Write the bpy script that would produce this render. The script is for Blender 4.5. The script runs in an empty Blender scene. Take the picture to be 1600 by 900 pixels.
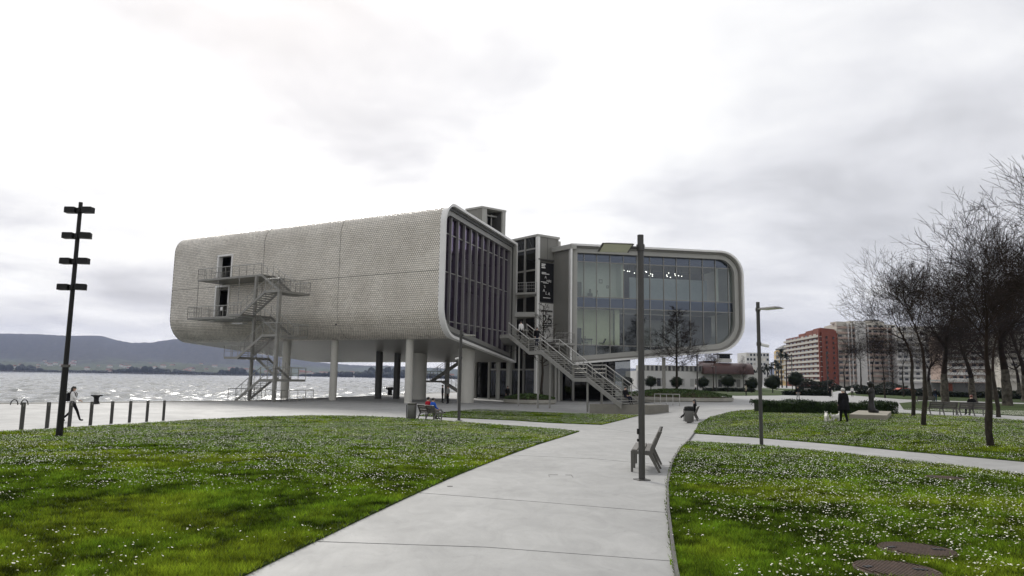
import bpy, bmesh, math, random
import numpy as np
from mathutils import Vector, Matrix, geometry as mgeo
R = math.radians
random.seed(7)
scene = bpy.context.scene
col = scene.collection

# ------------------------------------------------------------------ camera
F_PX, PITCH, ROLL, CAM_Z = 1120.0, R(7.15), 0.0165, 1.75
cam_d = bpy.data.cameras.new('camera'); cam = bpy.data.objects.new('camera', cam_d); col.objects.link(cam)
cam_d.sensor_width = 36; cam_d.sensor_fit = 'HORIZONTAL'; cam_d.lens = F_PX / 1600 * 36
cam_d.clip_start = 0.1; cam_d.clip_end = 30000
_r = Vector((1, 0, 0)); _f = Vector((0, math.cos(PITCH), math.sin(PITCH))); _u = Vector((0, -math.sin(PITCH), math.cos(PITCH)))
_X = _r * math.cos(ROLL) + _u * math.sin(ROLL); _Y = -_r * math.sin(ROLL) + _u * math.cos(ROLL); _Z = -_f
mw = Matrix((_X, _Y, _Z)).transposed().to_4x4(); mw.translation = (0, 0, CAM_Z)
cam.matrix_world = mw
scene.camera = cam

# ------------------------------------------------------------------ sky and light
SUN_AZ, SUN_EL = R(-22), R(38)            # azimuth measured from +Y towards +X
sun_dir = Vector((math.sin(SUN_AZ) * math.cos(SUN_EL), math.cos(SUN_AZ) * math.cos(SUN_EL), math.sin(SUN_EL)))
world = bpy.data.worlds.new('World'); scene.world = world; world.use_nodes = True
wn, wl = world.node_tree.nodes, world.node_tree.links
wn.clear()
def N(nodes, t, **kw):
    n = nodes.new(t)
    for k, v in kw.items():
        if k == 'inp':
            for a, b in v.items(): n.inputs[a].default_value = b
        else: setattr(n, k, v)
    return n
out = N(wn, 'ShaderNodeOutputWorld'); bg = N(wn, 'ShaderNodeBackground', inp={'Strength': 0.1})
sky = N(wn, 'ShaderNodeTexSky', sky_type='NISHITA', sun_disc=False)
sky.sun_elevation = SUN_EL; sky.sun_rotation = SUN_AZ; sky.air_density = 1; sky.dust_density = 3
tc = N(wn, 'ShaderNodeTexCoord')
sep = N(wn, 'ShaderNodeSeparateXYZ'); wl.new(tc.outputs['Generated'], sep.inputs[0])
def wm(op, a, b=None, c=None):
    n = N(wn, 'ShaderNodeMath', operation=op)
    for i, q in enumerate((a, b, c)):
        if q is None: continue
        if isinstance(q, (int, float)): n.inputs[i].default_value = q
        else: wl.new(q, n.inputs[i])
    return n.outputs[0]
zz = wm('ADD', wm('MAXIMUM', sep.outputs[2], 0.0), 0.16)
cx = wm('DIVIDE', sep.outputs[0], zz); cy = wm('DIVIDE', sep.outputs[1], zz)
cmb = N(wn, 'ShaderNodeCombineXYZ'); wl.new(cx, cmb.inputs[0]); wl.new(cy, cmb.inputs[1]); cmb.inputs[2].default_value = 3.7
def wnoise(scale, detail, rough, off, dist=0.0):
    mp = N(wn, 'ShaderNodeMapping'); mp.inputs['Location'].default_value = off
    wl.new(cmb.outputs[0], mp.inputs[0])
    n = N(wn, 'ShaderNodeTexNoise', inp={'Scale': scale, 'Detail': detail, 'Roughness': rough, 'Distortion': dist})
    wl.new(mp.outputs[0], n.inputs['Vector']); return n.outputs[0]
def ramp(v, a, b, lo=0.0, hi=1.0):
    n = N(wn, 'ShaderNodeMapRange', interpolation_type='SMOOTHSTEP', inp={1: a, 2: b, 3: lo, 4: hi})
    wl.new(v, n.inputs[0]); return n.outputs[0]
big = ramp(wnoise(0.62, 5, 0.52, (5.1, 2.2, 0), 0.35), 0.36, 0.66)        # big cloud masses
fine = wnoise(2.1, 7, 0.55, (4.2, 1.7, 0), 0.5)
dotn = N(wn, 'ShaderNodeVectorMath', operation='DOT_PRODUCT'); wl.new(tc.outputs['Generated'], dotn.inputs[0])
gd = Vector((math.sin(R(-22)) * math.cos(R(16)), math.cos(R(-22)) * math.cos(R(16)), math.sin(R(16))))
dotn.inputs[1].default_value = sun_dir * 0.35 + gd * 0.65
glow = ramp(dotn.outputs['Value'], 0.72, 0.985)
# cloud radiance: dull grey bellies, pale veils, thin bright cloud around the sun
rad = wm('ADD', wm('ADD', 5.4, wm('MULTIPLY', big, 2.6)), wm('MULTIPLY', wm('SUBTRACT', fine, 0.5), 5.0))
big2 = ramp(wnoise(1.05, 5, 0.5, (7.3, 2.6, 0), 0.3), 0.34, 0.60)
rad = wm('ADD', rad, wm('MULTIPLY', glow, wm('ADD', 0.5, wm('MULTIPLY', big2, 3.0))))
low = ramp(sep.outputs[2], 0.0, 0.13, 1.0, 0.0)
rad = wm('ADD', rad, wm('MULTIPLY', low, 1.4))
tint = N(wn, 'ShaderNodeMix', data_type='RGBA'); tint.inputs['A'].default_value = (0.985, 0.982, 1.0, 1); tint.inputs['B'].default_value = (1.0, 0.992, 0.968, 1)
wl.new(ramp(rad, 6.5, 9.5), tint.inputs['Factor'])
vm = N(wn, 'ShaderNodeVectorMath', operation='SCALE'); wl.new(tint.outputs['Result'], vm.inputs[0]); wl.new(rad, vm.inputs['Scale'])
mx = N(wn, 'ShaderNodeMix', data_type='RGBA'); mx.inputs['Factor'].default_value = 0.93
wl.new(sky.outputs[0], mx.inputs['A']); wl.new(vm.outputs[0], mx.inputs['B'])
wl.new(mx.outputs['Result'], bg.inputs['Color']); wl.new(bg.outputs[0], out.inputs[0])

sd = bpy.data.lights.new('sun', 'SUN'); sd.energy = 1.9; sd.angle = R(14); sd.color = (1, 0.965, 0.91)
sun = bpy.data.objects.new('sun', sd); col.objects.link(sun)
sun.rotation_euler = sun_dir.to_track_quat('Z', 'Y').to_euler(); sun.location = (0, 0, 60)

vs = scene.view_settings
vs.view_transform = 'Standard'; vs.look = 'None'; vs.exposure = 0.36; vs.gamma = 1.0; vs.use_curve_mapping = False
scene.cycles.use_denoising = True
scene.cycles.max_bounces = 7; scene.cycles.transparent_max_bounces = 16
scene.cycles.diffuse_bounces = 3; scene.cycles.glossy_bounces = 3; scene.cycles.transmission_bounces = 4
scene.cycles.volume_bounces = 0

# ------------------------------------------------------------------ pixel / ground helpers (coordinates of the 1600x900 photograph)
def ray(px, py):
    return (_X * (px - 800) + _Y * (450 - py) + _f * F_PX)
def at(px, py, depth):
    d = ray(px, py); t = depth / d.y
    return Vector((0, 0, CAM_Z)) + d * t
def sst(a, b, x):
    t = min(1, max(0, (x - a) / (b - a))); return t * t * (3 - 2 * t)
def G(x, y):
    w = 1 - 0.78 * sst(9.5, 16, x) * (1 - 0.55 * sst(50, 110, y))
    return -0.7 * sst(6, 42, y) * w
def npsst(a, b, x):
    t = np.clip((x - a) / (b - a), 0, 1); return t * t * (3 - 2 * t)
def npG(x, y):
    w = 1 - 0.78 * npsst(9.5, 16, x) * (1 - 0.55 * npsst(50, 110, y))
    return -0.7 * npsst(6, 42, y) * w
def gp(px, py):
    d = ray(px, py); z = -0.3
    for _ in range(40):
        t = (z - CAM_Z) / d.z; x, y = d.x * t, d.y * t; z = 0.5 * z + 0.5 * G(x, y)
    return Vector((x, y, G(x, y)))

def gd(px, D):
    v = at(px, 598, D); return Vector((v.x, D, G(v.x, D)))

# ------------------------------------------------------------------ materials
MATS = {}
def new_mat(name):
    m = bpy.data.materials.new(name); m.use_nodes = True; MATS[name] = m
    nt = m.node_tree; nt.nodes.clear()
    o = nt.nodes.new('ShaderNodeOutputMaterial'); return m, nt.nodes, nt.links, o
def pbr(name, c, rough=0.6, metal=0.0, var=0.12, scale=3.0, bump=0.0, bscale=40.0, c2=None, spec=0.5, detail=6, coat=0.0, objrand=0.0, stretch=(1, 1, 1)):
    m, n, l, o = new_mat(name)
    p = N(n, 'ShaderNodeBsdfPrincipled', inp={'Roughness': rough, 'Metallic': metal, 'Specular IOR Level': spec, 'Coat Weight': coat})
    l.new(p.outputs[0], o.inputs[0])
    t = N(n, 'ShaderNodeTexCoord'); mp = N(n, 'ShaderNodeMapping'); mp.inputs['Scale'].default_value = stretch
    l.new(t.outputs['Object'], mp.inputs[0])
    nz = N(n, 'ShaderNodeTexNoise', inp={'Scale': scale, 'Detail': detail, 'Roughness': 0.6}); l.new(mp.outputs[0], nz.inputs['Vector'])
    mr = N(n, 'ShaderNodeMapRange', inp={1: 0.3, 2: 0.7, 3: 0.0, 4: 1.0}); l.new(nz.outputs[0], mr.inputs[0])
    mix = N(n, 'ShaderNodeMix', data_type='RGBA')
    ca = tuple(max(0, x * (1 - var)) for x in c) + (1,); cb = tuple(min(1, x * (1 + var)) for x in (c2 or c)) + (1,)
    mix.inputs['A'].default_value = ca; mix.inputs['B'].default_value = cb
    l.new(mr.outputs[0], mix.inputs['Factor'])
    src = mix.outputs['Result']
    if objrand > 0:
        oi = N(n, 'ShaderNodeObjectInfo'); r2 = N(n, 'ShaderNodeMapRange', inp={3: 1 - objrand, 4: 1 + objrand}); l.new(oi.outputs['Random'], r2.inputs[0])
        sc = N(n, 'ShaderNodeVectorMath', operation='SCALE'); l.new(src, sc.inputs[0]); l.new(r2.outputs[0], sc.inputs['Scale']); src = sc.outputs[0]
    l.new(src, p.inputs['Base Color'])
    rr = N(n, 'ShaderNodeMapRange', inp={3: max(0.02, rough - 0.08), 4: min(1, rough + 0.08)}); l.new(nz.outputs[0], rr.inputs[0]); l.new(rr.outputs[0], p.inputs['Roughness'])
    if bump > 0:
        nb = N(n, 'ShaderNodeTexNoise', inp={'Scale': bscale, 'Detail': 5}); l.new(mp.outputs[0], nb.inputs['Vector'])
        b = N(n, 'ShaderNodeBump', inp={'Strength': bump, 'Distance': 0.02}); l.new(nb.outputs[0], b.inputs['Height']); l.new(b.outputs[0], p.inputs['Normal'])
    return m
def glass(name, tint, refl=(0.9, 0.92, 1.0), base=0.10, rough=0.015):
    m, n, l, o = new_mat(name)
    tr = N(n, 'ShaderNodeBsdfTransparent'); tr.inputs[0].default_value = (*tint, 1)
    gl = N(n, 'ShaderNodeBsdfGlossy', inp={'Roughness': rough}); gl.inputs[0].default_value = (*refl, 1)
    ge = N(n, 'ShaderNodeNewGeometry'); dt = N(n, 'ShaderNodeVectorMath', operation='DOT_PRODUCT'); l.new(ge.outputs['Incoming'], dt.inputs[0]); l.new(ge.outputs['Normal'], dt.inputs[1])
    ab = N(n, 'ShaderNodeMath', operation='ABSOLUTE'); l.new(dt.outputs['Value'], ab.inputs[0]); om = N(n, 'ShaderNodeMath', operation='SUBTRACT', use_clamp=True); om.inputs[0].default_value = 1.0; l.new(ab.outputs[0], om.inputs[1])
    pw = N(n, 'ShaderNodeMath', operation='POWER'); l.new(om.outputs[0], pw.inputs[0]); pw.inputs[1].default_value = 5.0; fr = N(n, 'ShaderNodeMath', operation='MULTIPLY_ADD'); l.new(pw.outputs[0], fr.inputs[0]); fr.inputs[1].default_value = 0.95; fr.inputs[2].default_value = 0.045
    t = N(n, 'ShaderNodeTexCoord'); nz = N(n, 'ShaderNodeTexNoise', inp={'Scale': 0.5, 'Detail': 2}); l.new(t.outputs['Object'], nz.inputs['Vector'])
    b = N(n, 'ShaderNodeBump', inp={'Strength': 0.06, 'Distance': 0.05}); l.new(nz.outputs[0], b.inputs['Height']); l.new(b.outputs[0], gl.inputs['Normal'])
    ad = N(n, 'ShaderNodeMath', operation='ADD', use_clamp=True); l.new(fr.outputs[0], ad.inputs[0]); ad.inputs[1].default_value = base
    mx = N(n, 'ShaderNodeMixShader'); l.new(ad.outputs[0], mx.inputs[0]); l.new(tr.outputs[0], mx.inputs[1]); l.new(gl.outputs[0], mx.inputs[2])
    l.new(mx.outputs[0], o.inputs[0]); return m

def concrete(name, c, joints=None):
    m, n, l, o = new_mat(name)
    p = N(n, 'ShaderNodeBsdfPrincipled', inp={'Roughness': 0.6, 'Specular IOR Level': 0.35}); l.new(p.outputs[0], o.inputs[0])
    t = N(n, 'ShaderNodeTexCoord')
    def nz(s, d, r, dist=0.0, st=(1, 1, 1)):
        mp = N(n, 'ShaderNodeMapping'); mp.inputs['Scale'].default_value = st; l.new(t.outputs['Object'], mp.inputs[0])
        k = N(n, 'ShaderNodeTexNoise', inp={'Scale': s, 'Detail': d, 'Roughness': r, 'Distortion': dist}); l.new(mp.outputs[0], k.inputs['Vector']); return k.outputs[0]
    def mr(v, a, b, lo, hi):
        k = N(n, 'ShaderNodeMapRange', inp={1: a, 2: b, 3: lo, 4: hi}); l.new(v, k.inputs[0]); return k.outputs[0]
    def mul(a, b):
        k = N(n, 'ShaderNodeMath', operation='MULTIPLY'); l.new(a, k.inputs[0]); l.new(b, k.inputs[1]); return k.outputs[0]
    f = mul(mr(nz(0.35, 6, 0.6, 0.6), 0.3, 0.7, 0.82, 1.10), mr(nz(2.2, 8, 0.65, 1.4, (1, 0.45, 1)), 0.3, 0.72, 0.84, 1.09))
    f = mul(f, mr(nz(60, 3, 0.6), 0.2, 0.8, 0.94, 1.05))
    f = mul(f, mr(nz(7, 4, 0.6), 0.62, 0.78, 1.0, 0.82))
    rgb = N(n, 'ShaderNodeRGB'); rgb.outputs[0].default_value = (*c, 1)
    sc = N(n, 'ShaderNodeVectorMath', operation='SCALE'); l.new(rgb.outputs[0], sc.inputs[0]); l.new(f, sc.inputs['Scale']); l.new(sc.outputs[0], p.inputs['Base Color'])
    b = N(n, 'ShaderNodeBump', inp={'Strength': 0.25, 'Distance': 0.006}); l.new(nz(35, 6, 0.7), b.inputs['Height']); l.new(b.outputs[0], p.inputs['Normal'])
    l.new(mr(nz(0.9, 5, 0.6), 0.3, 0.7, 0.5, 0.72), p.inputs['Roughness'])
    return m

M_PAVE = concrete('pavement_concrete', (0.345, 0.345, 0.335))
M_WALLC = concrete('fair_concrete', (0.34, 0.325, 0.28))
M_JOINT = pbr('joint', (0.26, 0.258, 0.25), 0.9, var=0.3)
M_SOIL = pbr('soil', (0.06, 0.045, 0.03), 0.95, var=0.4, bump=0.8, bscale=25, spec=0.12)
M_STEEL_EDGE = pbr('steel_edging', (0.09, 0.085, 0.08), 0.6, 0.3, var=0.25)
M_DISC = pbr('ceramic_disc', (0.72, 0.665, 0.57), 0.32, 0.0, var=0.10, scale=0.35, c2=(0.77, 0.725, 0.635), coat=0.4)
M_BACK = pbr('tile_backing', (0.19, 0.172, 0.145), 0.7, var=0.15)
M_WHITE = pbr('white_metal', (0.76, 0.75, 0.72), 0.4, var=0.04, scale=1.2)
M_GREYP = pbr('grey_panel', (0.185, 0.18, 0.16), 0.5, var=0.06, scale=0.8)
M_GREYL = pbr('light_grey_panel', (0.36, 0.355, 0.325), 0.45, var=0.05, scale=0.9)
M_GREYD = pbr('dark_grey_panel', (0.07, 0.069, 0.065), 0.5, var=0.08)
M_MULL = pbr('mullion_metal', (0.26, 0.255, 0.235), 0.4, 0.2, var=0.05)
M_SOFFIT = pbr('soffit_panel', (0.27, 0.262, 0.235), 0.45, var=0.06, scale=0.5, bump=0.15, bscale=9, stretch=(1, 1, 1))
M_COLUMN = pbr('column_paint', (0.56, 0.545, 0.49), 0.45, var=0.05, scale=0.7)
M_STAIR = pbr('galvanised_steel', (0.25, 0.244, 0.22), 0.45, 0.3, var=0.14, scale=2.5)
M_STAIR_L = pbr('handrail_steel', (0.42, 0.415, 0.39), 0.35, 0.4, var=0.08)
M_BLACK = pbr('black_paint', (0.012, 0.012, 0.012), 0.5, var=0.3, spec=0.25)
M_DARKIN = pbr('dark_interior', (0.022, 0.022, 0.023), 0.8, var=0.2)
M_POLE = pbr('lamp_pole_paint', (0.058, 0.056, 0.052), 0.45, 0.3, var=0.12)
M_POLE_D = pbr('dark_mast_paint', (0.012, 0.0115, 0.011), 0.5, 0.0, var=0.2, spec=0.25)
M_LENS = pbr('lamp_lens', (0.52, 0.53, 0.36), 0.25, var=0.05)
M_CAMW = pbr('camera_housing', (0.72, 0.72, 0.7), 0.4, var=0.04)
M_BENCHW = pbr('weathered_bench_wood', (0.115, 0.108, 0.098), 0.65, var=0.35, scale=6, stretch=(1, 12, 1), bump=0.3, objrand=0.18)
M_BENCHM = pbr('bench_cast_metal', (0.115, 0.11, 0.10), 0.45, 0.5, var=0.12)
M_BIN = pbr('bin_metal', (0.13, 0.127, 0.118), 0.45, 0.4, var=0.1)
M_RUSTL = pbr('worn_rust', (0.10, 0.068, 0.052), 0.7, 0.3, var=0.3, scale=14)
M_RUST = pbr('rusty_iron', (0.040, 0.026, 0.020), 0.75, 0.3, var=0.3, scale=9, c2=(0.085, 0.052, 0.04), bump=0.3)
M_BARK = pbr('bark', (0.022, 0.019, 0.015), 0.9, var=0.4, scale=7, c2=(0.042, 0.036, 0.028), bump=0.6, bscale=22, stretch=(1, 1, 0.4), spec=0.12)
M_BARKP = pbr('plane_bark', (0.035, 0.031, 0.025), 0.9, var=0.45, scale=3, c2=(0.10, 0.09, 0.072), bump=0.5, bscale=14, spec=0.12)
M_TWIG = pbr('twig', (0.016, 0.012, 0.009), 0.9, var=0.3, scale=1.5, c2=(0.028, 0.020, 0.016), spec=0.12)
M_HEDGE = pbr('hedge_leaf', (0.014, 0.026, 0.009), 0.5, var=0.5, scale=3, c2=(0.032, 0.055, 0.018), spec=0.12)
M_IVY = pbr('ivy_leaf', (0.035, 0.062, 0.02), 0.5, var=0.5, scale=4, c2=(0.07, 0.11, 0.035), spec=0.12)
M_DARKLEAF = pbr('dark_leaf', (0.009, 0.014, 0.007), 0.5, var=0.5, scale=3, c2=(0.018, 0.026, 0.012), spec=0.12)
M_BRONZE = pbr('bronze', (0.025, 0.024, 0.023), 0.35, 0.6, var=0.3, scale=5)
M_PLINTH = concrete('dark_concrete', (0.20, 0.19, 0.16))  # darker base than the paving, same mottling
M_STONE = pbr('plinth_stone', (0.27, 0.25, 0.20), 0.8, var=0.12, scale=2, bump=0.3)
M_RED = pbr('red_render', (0.175, 0.040, 0.017), 0.8, var=0.14, scale=0.25)
M_CREAM = pbr('cream_render', (0.43, 0.405, 0.35), 0.8, var=0.08, scale=0.3)
M_BWHITE = pbr('white_render', (0.54, 0.53, 0.50), 0.7, var=0.07, scale=0.2)
M_PINK = pbr('brown_balcony', (0.36, 0.27, 0.22), 0.8, var=0.1)
M_YELLOW = pbr('yellow_render', (0.48, 0.34, 0.14), 0.8, var=0.1)
M_WIN = pbr('window_dark', (0.012, 0.014, 0.016), 0.12, var=0.4, scale=0.4, objrand=0.5)
M_WIN2 = pbr('window_blind', (0.50, 0.47, 0.40), 0.5, var=0.2, scale=0.4, objrand=0.35)
M_MAROON = pbr('maroon_roof', (0.05, 0.015, 0.011), 0.4, var=0.18, scale=0.4)
M_SKIN = pbr('skin', (0.50, 0.33, 0.25), 0.55, var=0.05)
M_HAIR = pbr('dark_hair', (0.012, 0.010, 0.009), 0.5, var=0.3)
M_HAIRG = pbr('grey_hair', (0.52, 0.51, 0.48), 0.6, var=0.1)
M_HAIRR = pbr('red_hair', (0.13, 0.035, 0.02), 0.5, var=0.2)
def cloth(name, c): return pbr(name, c, 0.9, var=0.15, scale=9, spec=0.1)
C_BLACK = cloth('cloth_black', (0.012, 0.012, 0.013)); C_WHITE = cloth('cloth_white', (0.68, 0.67, 0.65)); C_RED = cloth('cloth_red', (0.38, 0.018, 0.03))
C_BLUE = cloth('cloth_blue', (0.03, 0.11, 0.50)); C_GREY = cloth('cloth_grey', (0.20, 0.20, 0.19)); C_JEANS = cloth('cloth_jeans', (0.045, 0.065, 0.11)); C_NAVY = cloth('cloth_navy', (0.015, 0.017, 0.03))
C_FUR = pbr('white_fur', (0.72, 0.70, 0.64), 0.9, var=0.1, scale=20, bump=0.6, bscale=60)
G_WEST = glass('facade_glass_violet', (0.45, 0.46, 0.44), (0.74, 0.60, 0.92), 0.15)
G_EAST = glass('facade_glass_clear', (0.72, 0.77, 0.73), (0.82, 0.88, 0.94), 0.05)
G_SPAN = glass('spandrel_glass', (0.32, 0.35, 0.40), (0.70, 0.80, 1.0), 0.07)
G_DARK = glass('lobby_glass', (0.25, 0.26, 0.25), (0.6, 0.6, 0.6), 0.0)

# ------------------------------------------------------------------ mesh helpers
ORG = {}
def prop(o, label=None, cat=None, group=None, kind=None):
    if label: o['label'] = label
    if cat: o['category'] = cat
    if group: o['group'] = group
    if kind: o['kind'] = kind
    return o
def thing(name, label, cat, loc=(0, 0, 0), group=None):
    o = bpy.data.objects.new(name, None); o.empty_display_size = 0.3; col.objects.link(o)
    o.location = loc; ORG[o] = Vector(loc); prop(o, label, cat, group); return o
def copy_tree(o, parent=None):
    c = o.copy(); col.objects.link(c); c.parent = parent
    for ch in list(o.children): copy_tree(ch, c)
    return c
class MB:
    def __init__(s): s.v = []; s.f = []; s.m = []
    def add(s, vs, fs, m=0):
        b = len(s.v); s.v.extend([tuple(q) for q in vs]); s.f.extend([tuple(i + b for i in f) for f in fs]); s.m.extend([m] * len(fs)); return s
    def para(s, o, a, b, c, m=0):
        o, a, b, c = Vector(o), Vector(a), Vector(b), Vector(c)
        if a.cross(b).dot(c) < 0: a, b = b, a
        vs = [o, o + a, o + a + b, o + b, o + c, o + a + c, o + a + b + c, o + b + c]
        return s.add(vs, [(3, 2, 1, 0), (4, 5, 6, 7), (0, 1, 5, 4), (1, 2, 6, 5), (2, 3, 7, 6), (3, 0, 4, 7)], m)
    def box(s, c, d, rz=0.0, m=0):
        ca, sa = math.cos(rz), math.sin(rz); ax = Vector((ca, sa, 0)) * d[0]; ay = Vector((-sa, ca, 0)) * d[1]; az = Vector((0, 0, d[2]))
        return s.para(Vector(c) - ax / 2 - ay / 2 - az / 2, ax, ay, az, m)
    def bbox(s, c, d, rz=0.0, bev=0.02, m=0):      # box with chamfered vertical and top edges
        ca, sa = math.cos(rz), math.sin(rz); x, y, z = d[0] / 2, d[1] / 2, d[2] / 2; e = bev
        ring = [(-x + e, -y), (x - e, -y), (x, -y + e), (x, y - e), (x - e, y), (-x + e, y), (-x, y - e), (-x, -y + e)]
        rin = [(-x + e, -y + e), (x - e, -y + e), (x - e, -y + e), (x - e, y - e), (x - e, y - e), (-x + e, y - e), (-x + e, y - e), (-x + e, -y + e)]
        L = []
        for pts, h in ((ring, -z), (ring, z - e)): L += [(p[0], p[1], h) for p in pts]
        L += [(p[0] * (1 - e / max(x, 1e-6)), p[1] * (1 - e / max(y, 1e-6)), z) for p in ring]
        vs = [(c[0] + p[0] * ca - p[1] * sa, c[1] + p[0] * sa + p[1] * ca, c[2] + p[2]) for p in L]
        fs = [tuple(range(7, -1, -1)), tuple(range(16, 24))]
        for k in range(2):
            for i in range(8): j = (i + 1) % 8; fs.append((k * 8 + i, k * 8 + j, k * 8 + 8 + j, k * 8 + 8 + i))
        return s.add(vs, fs, m)
    def tube(s, p0, p1, r0, r1=None, n=6, m=0, cap=True):
        p0, p1 = Vector(p0), Vector(p1); r1 = r0 if r1 is None else r1
        d = (p1 - p0)
        if d.length < 1e-6: return s
        d.normalize(); a = d.orthogonal().normalized() if abs(d.z) < 0.9 else Vector((1, 0, 0)); a = (a - d * a.dot(d)).normalized(); b = d.cross(a)
        vs = []
        for p, r in ((p0, r0), (p1, r1)):
            for i in range(n): t = 2 * math.pi * (i + 0.5) / n; vs.append(p + a * (r * math.cos(t)) + b * (r * math.sin(t)))
        fs = [(i, (i + 1) % n, n + (i + 1) % n, n + i) for i in range(n)]
        if cap: fs += [tuple(range(n - 1, -1, -1)), tuple(range(n, 2 * n))]
        return s.add(vs, fs, m)
    def path(s, pts, r, n=6, m=0):
        for a, b in zip(pts, pts[1:]): s.tube(a, b, r, r, n, m)
        return s
    def lathe(s, c, prof, n=24, m=0, sx=1.0, sy=1.0, rz=0.0):
        vs = []; c = Vector(c); cr, sr = math.cos(rz), math.sin(rz)
        for r, z in prof:
            for i in range(n):
                t = 2 * math.pi * i / n; x, y = r * math.cos(t) * sx, r * math.sin(t) * sy
                vs.append((c.x + x * cr - y * sr, c.y + x * sr + y * cr, c.z + z))
        fs = []
        for k in range(len(prof) - 1):
            for i in range(n): j = (i + 1) % n; fs.append((k * n + i, k * n + j, k * n + n + j, k * n + n + i))
        fs += [tuple(range(n - 1, -1, -1)), tuple(range((len(prof) - 1) * n, len(prof) * n))]
        return s.add(vs, fs, m)
    def ball(s, c, r, n=10, k=6, m=0):
        rx, ry, rz = r if isinstance(r, (tuple, list)) else (r, r, r)
        prof = [(max(0.02, math.sin(math.pi * i / k)) , -math.cos(math.pi * i / k)) for i in range(k + 1)]
        vs = []; fs = []
        for q, z in prof:
            for i in range(n): t = 2 * math.pi * i / n; vs.append((c[0] + rx * q * math.cos(t), c[1] + ry * q * math.sin(t), c[2] + rz * z))
        for a in range(k):
            for i in range(n): j = (i + 1) % n; fs.append((a * n + i, a * n + j, a * n + n + j, a * n + n + i))
        fs += [tuple(range(n - 1, -1, -1)), tuple(range(k * n, k * n + n))]
        return s.add(vs, fs, m)
    def prism(s, poly, ext, m=0):           # poly: list of 3D points, ext: vector
        n = len(poly); ext = Vector(ext); A = [Vector(p) for p in poly]; B = [p + ext for p in A]
        nrm = Vector((0, 0, 0))
        for i in range(n): nrm += A[i].cross(A[(i + 1) % n])
        if nrm.dot(ext) > 0: A.reverse(); B.reverse()
        return s.add(A + B, [tuple(range(n)), tuple(range(2 * n - 1, n - 1, -1))] + [((i + 1) % n, i, n + i, n + (i + 1) % n) for i in range(n)], m)
    def build(s, name, mat, parent=None, smooth=False, label=None, cat=None, group=None, kind=None, auto=None):
        me = bpy.data.meshes.new(name); off = Vector((0, 0, 0))
        if parent is not None: off = ORG.get(parent, Vector((0, 0, 0)))
        if off.length > 0: vs = [(v[0] - off.x, v[1] - off.y, v[2] - off.z) for v in s.v]
        else: vs = s.v
        me.from_pydata(vs, [], s.f)
        mats = mat if isinstance(mat, (list, tuple)) else [mat]
        for q in mats: me.materials.append(q)
        if len(mats) > 1: me.polygons.foreach_set('material_index', s.m)
        if smooth:
            me.polygons.foreach_set('use_smooth', [True] * len(me.polygons))
            if auto: 
                try: me.set_sharp_from_angle(angle=R(auto))
                except Exception: pass
        me.update()
        o = bpy.data.objects.new(name, me); col.objects.link(o)
        if parent is not None: o.parent = parent; ORG[o] = off
        else: ORG[o] = Vector((0, 0, 0))
        prop(o, label, cat, group, kind); return o
def np_mesh(name, verts, tris, mat, parent=None, colr=None, mi=None, smooth=False):
    me = bpy.data.meshes.new(name); nv, nf = len(verts), len(tris)
    me.vertices.add(nv); me.vertices.foreach_set('co', np.asarray(verts, dtype=np.float32).ravel())
    me.loops.add(nf * 3); me.loops.foreach_set('vertex_index', np.asarray(tris, dtype=np.int32).ravel())
    me.polygons.add(nf); me.polygons.foreach_set('loop_start', np.arange(0, nf * 3, 3, dtype=np.int32)); me.polygons.foreach_set('loop_total', np.full(nf, 3, dtype=np.int32))
    mats = mat if isinstance(mat, (list, tuple)) else [mat]
    for q in mats: me.materials.append(q)
    if mi is not None: me.polygons.foreach_set('material_index', np.asarray(mi, dtype=np.int32))
    if smooth: me.polygons.foreach_set('use_smooth', np.ones(nf, dtype=bool))
    me.update(calc_edges=True)
    if colr is not None:
        a = me.color_attributes.new('tone', 'FLOAT_COLOR', 'POINT'); a.data.foreach_set('color', np.asarray(colr, dtype=np.float32).ravel())
    o = bpy.data.objects.new(name, me); col.objects.link(o)
    if parent is not None: o.parent = parent
    return o
def railing(mb, pts, h=1.05, r=0.025, step=1.3, mids=(0.35, 0.7), top_mb=None, n=5, postr=None, bal=0):
    pts = [Vector(p) for p in pts]; up = Vector((0, 0, 1)); postr = postr or r
    for a, b in zip(pts, pts[1:]):
        (top_mb or mb).tube(a + up * h, b + up * h, r * 1.15, None, n)
        for q in mids: mb.tube(a + up * h * q, b + up * h * q, r * 0.55, None, 4)
        k = max(1, round((b - a).length / step))
        for i in range(k + 1): p = a + (b - a) * (i / k); mb.tube(p, p + up * h, postr, None, n)
        if bal:
            kb = int((b - a).length / bal)
            for i in range(1, kb): p = a + (b - a) * (i / kb); mb.tube(p + up * 0.1, p + up * h, 0.009, None, 3)

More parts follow.
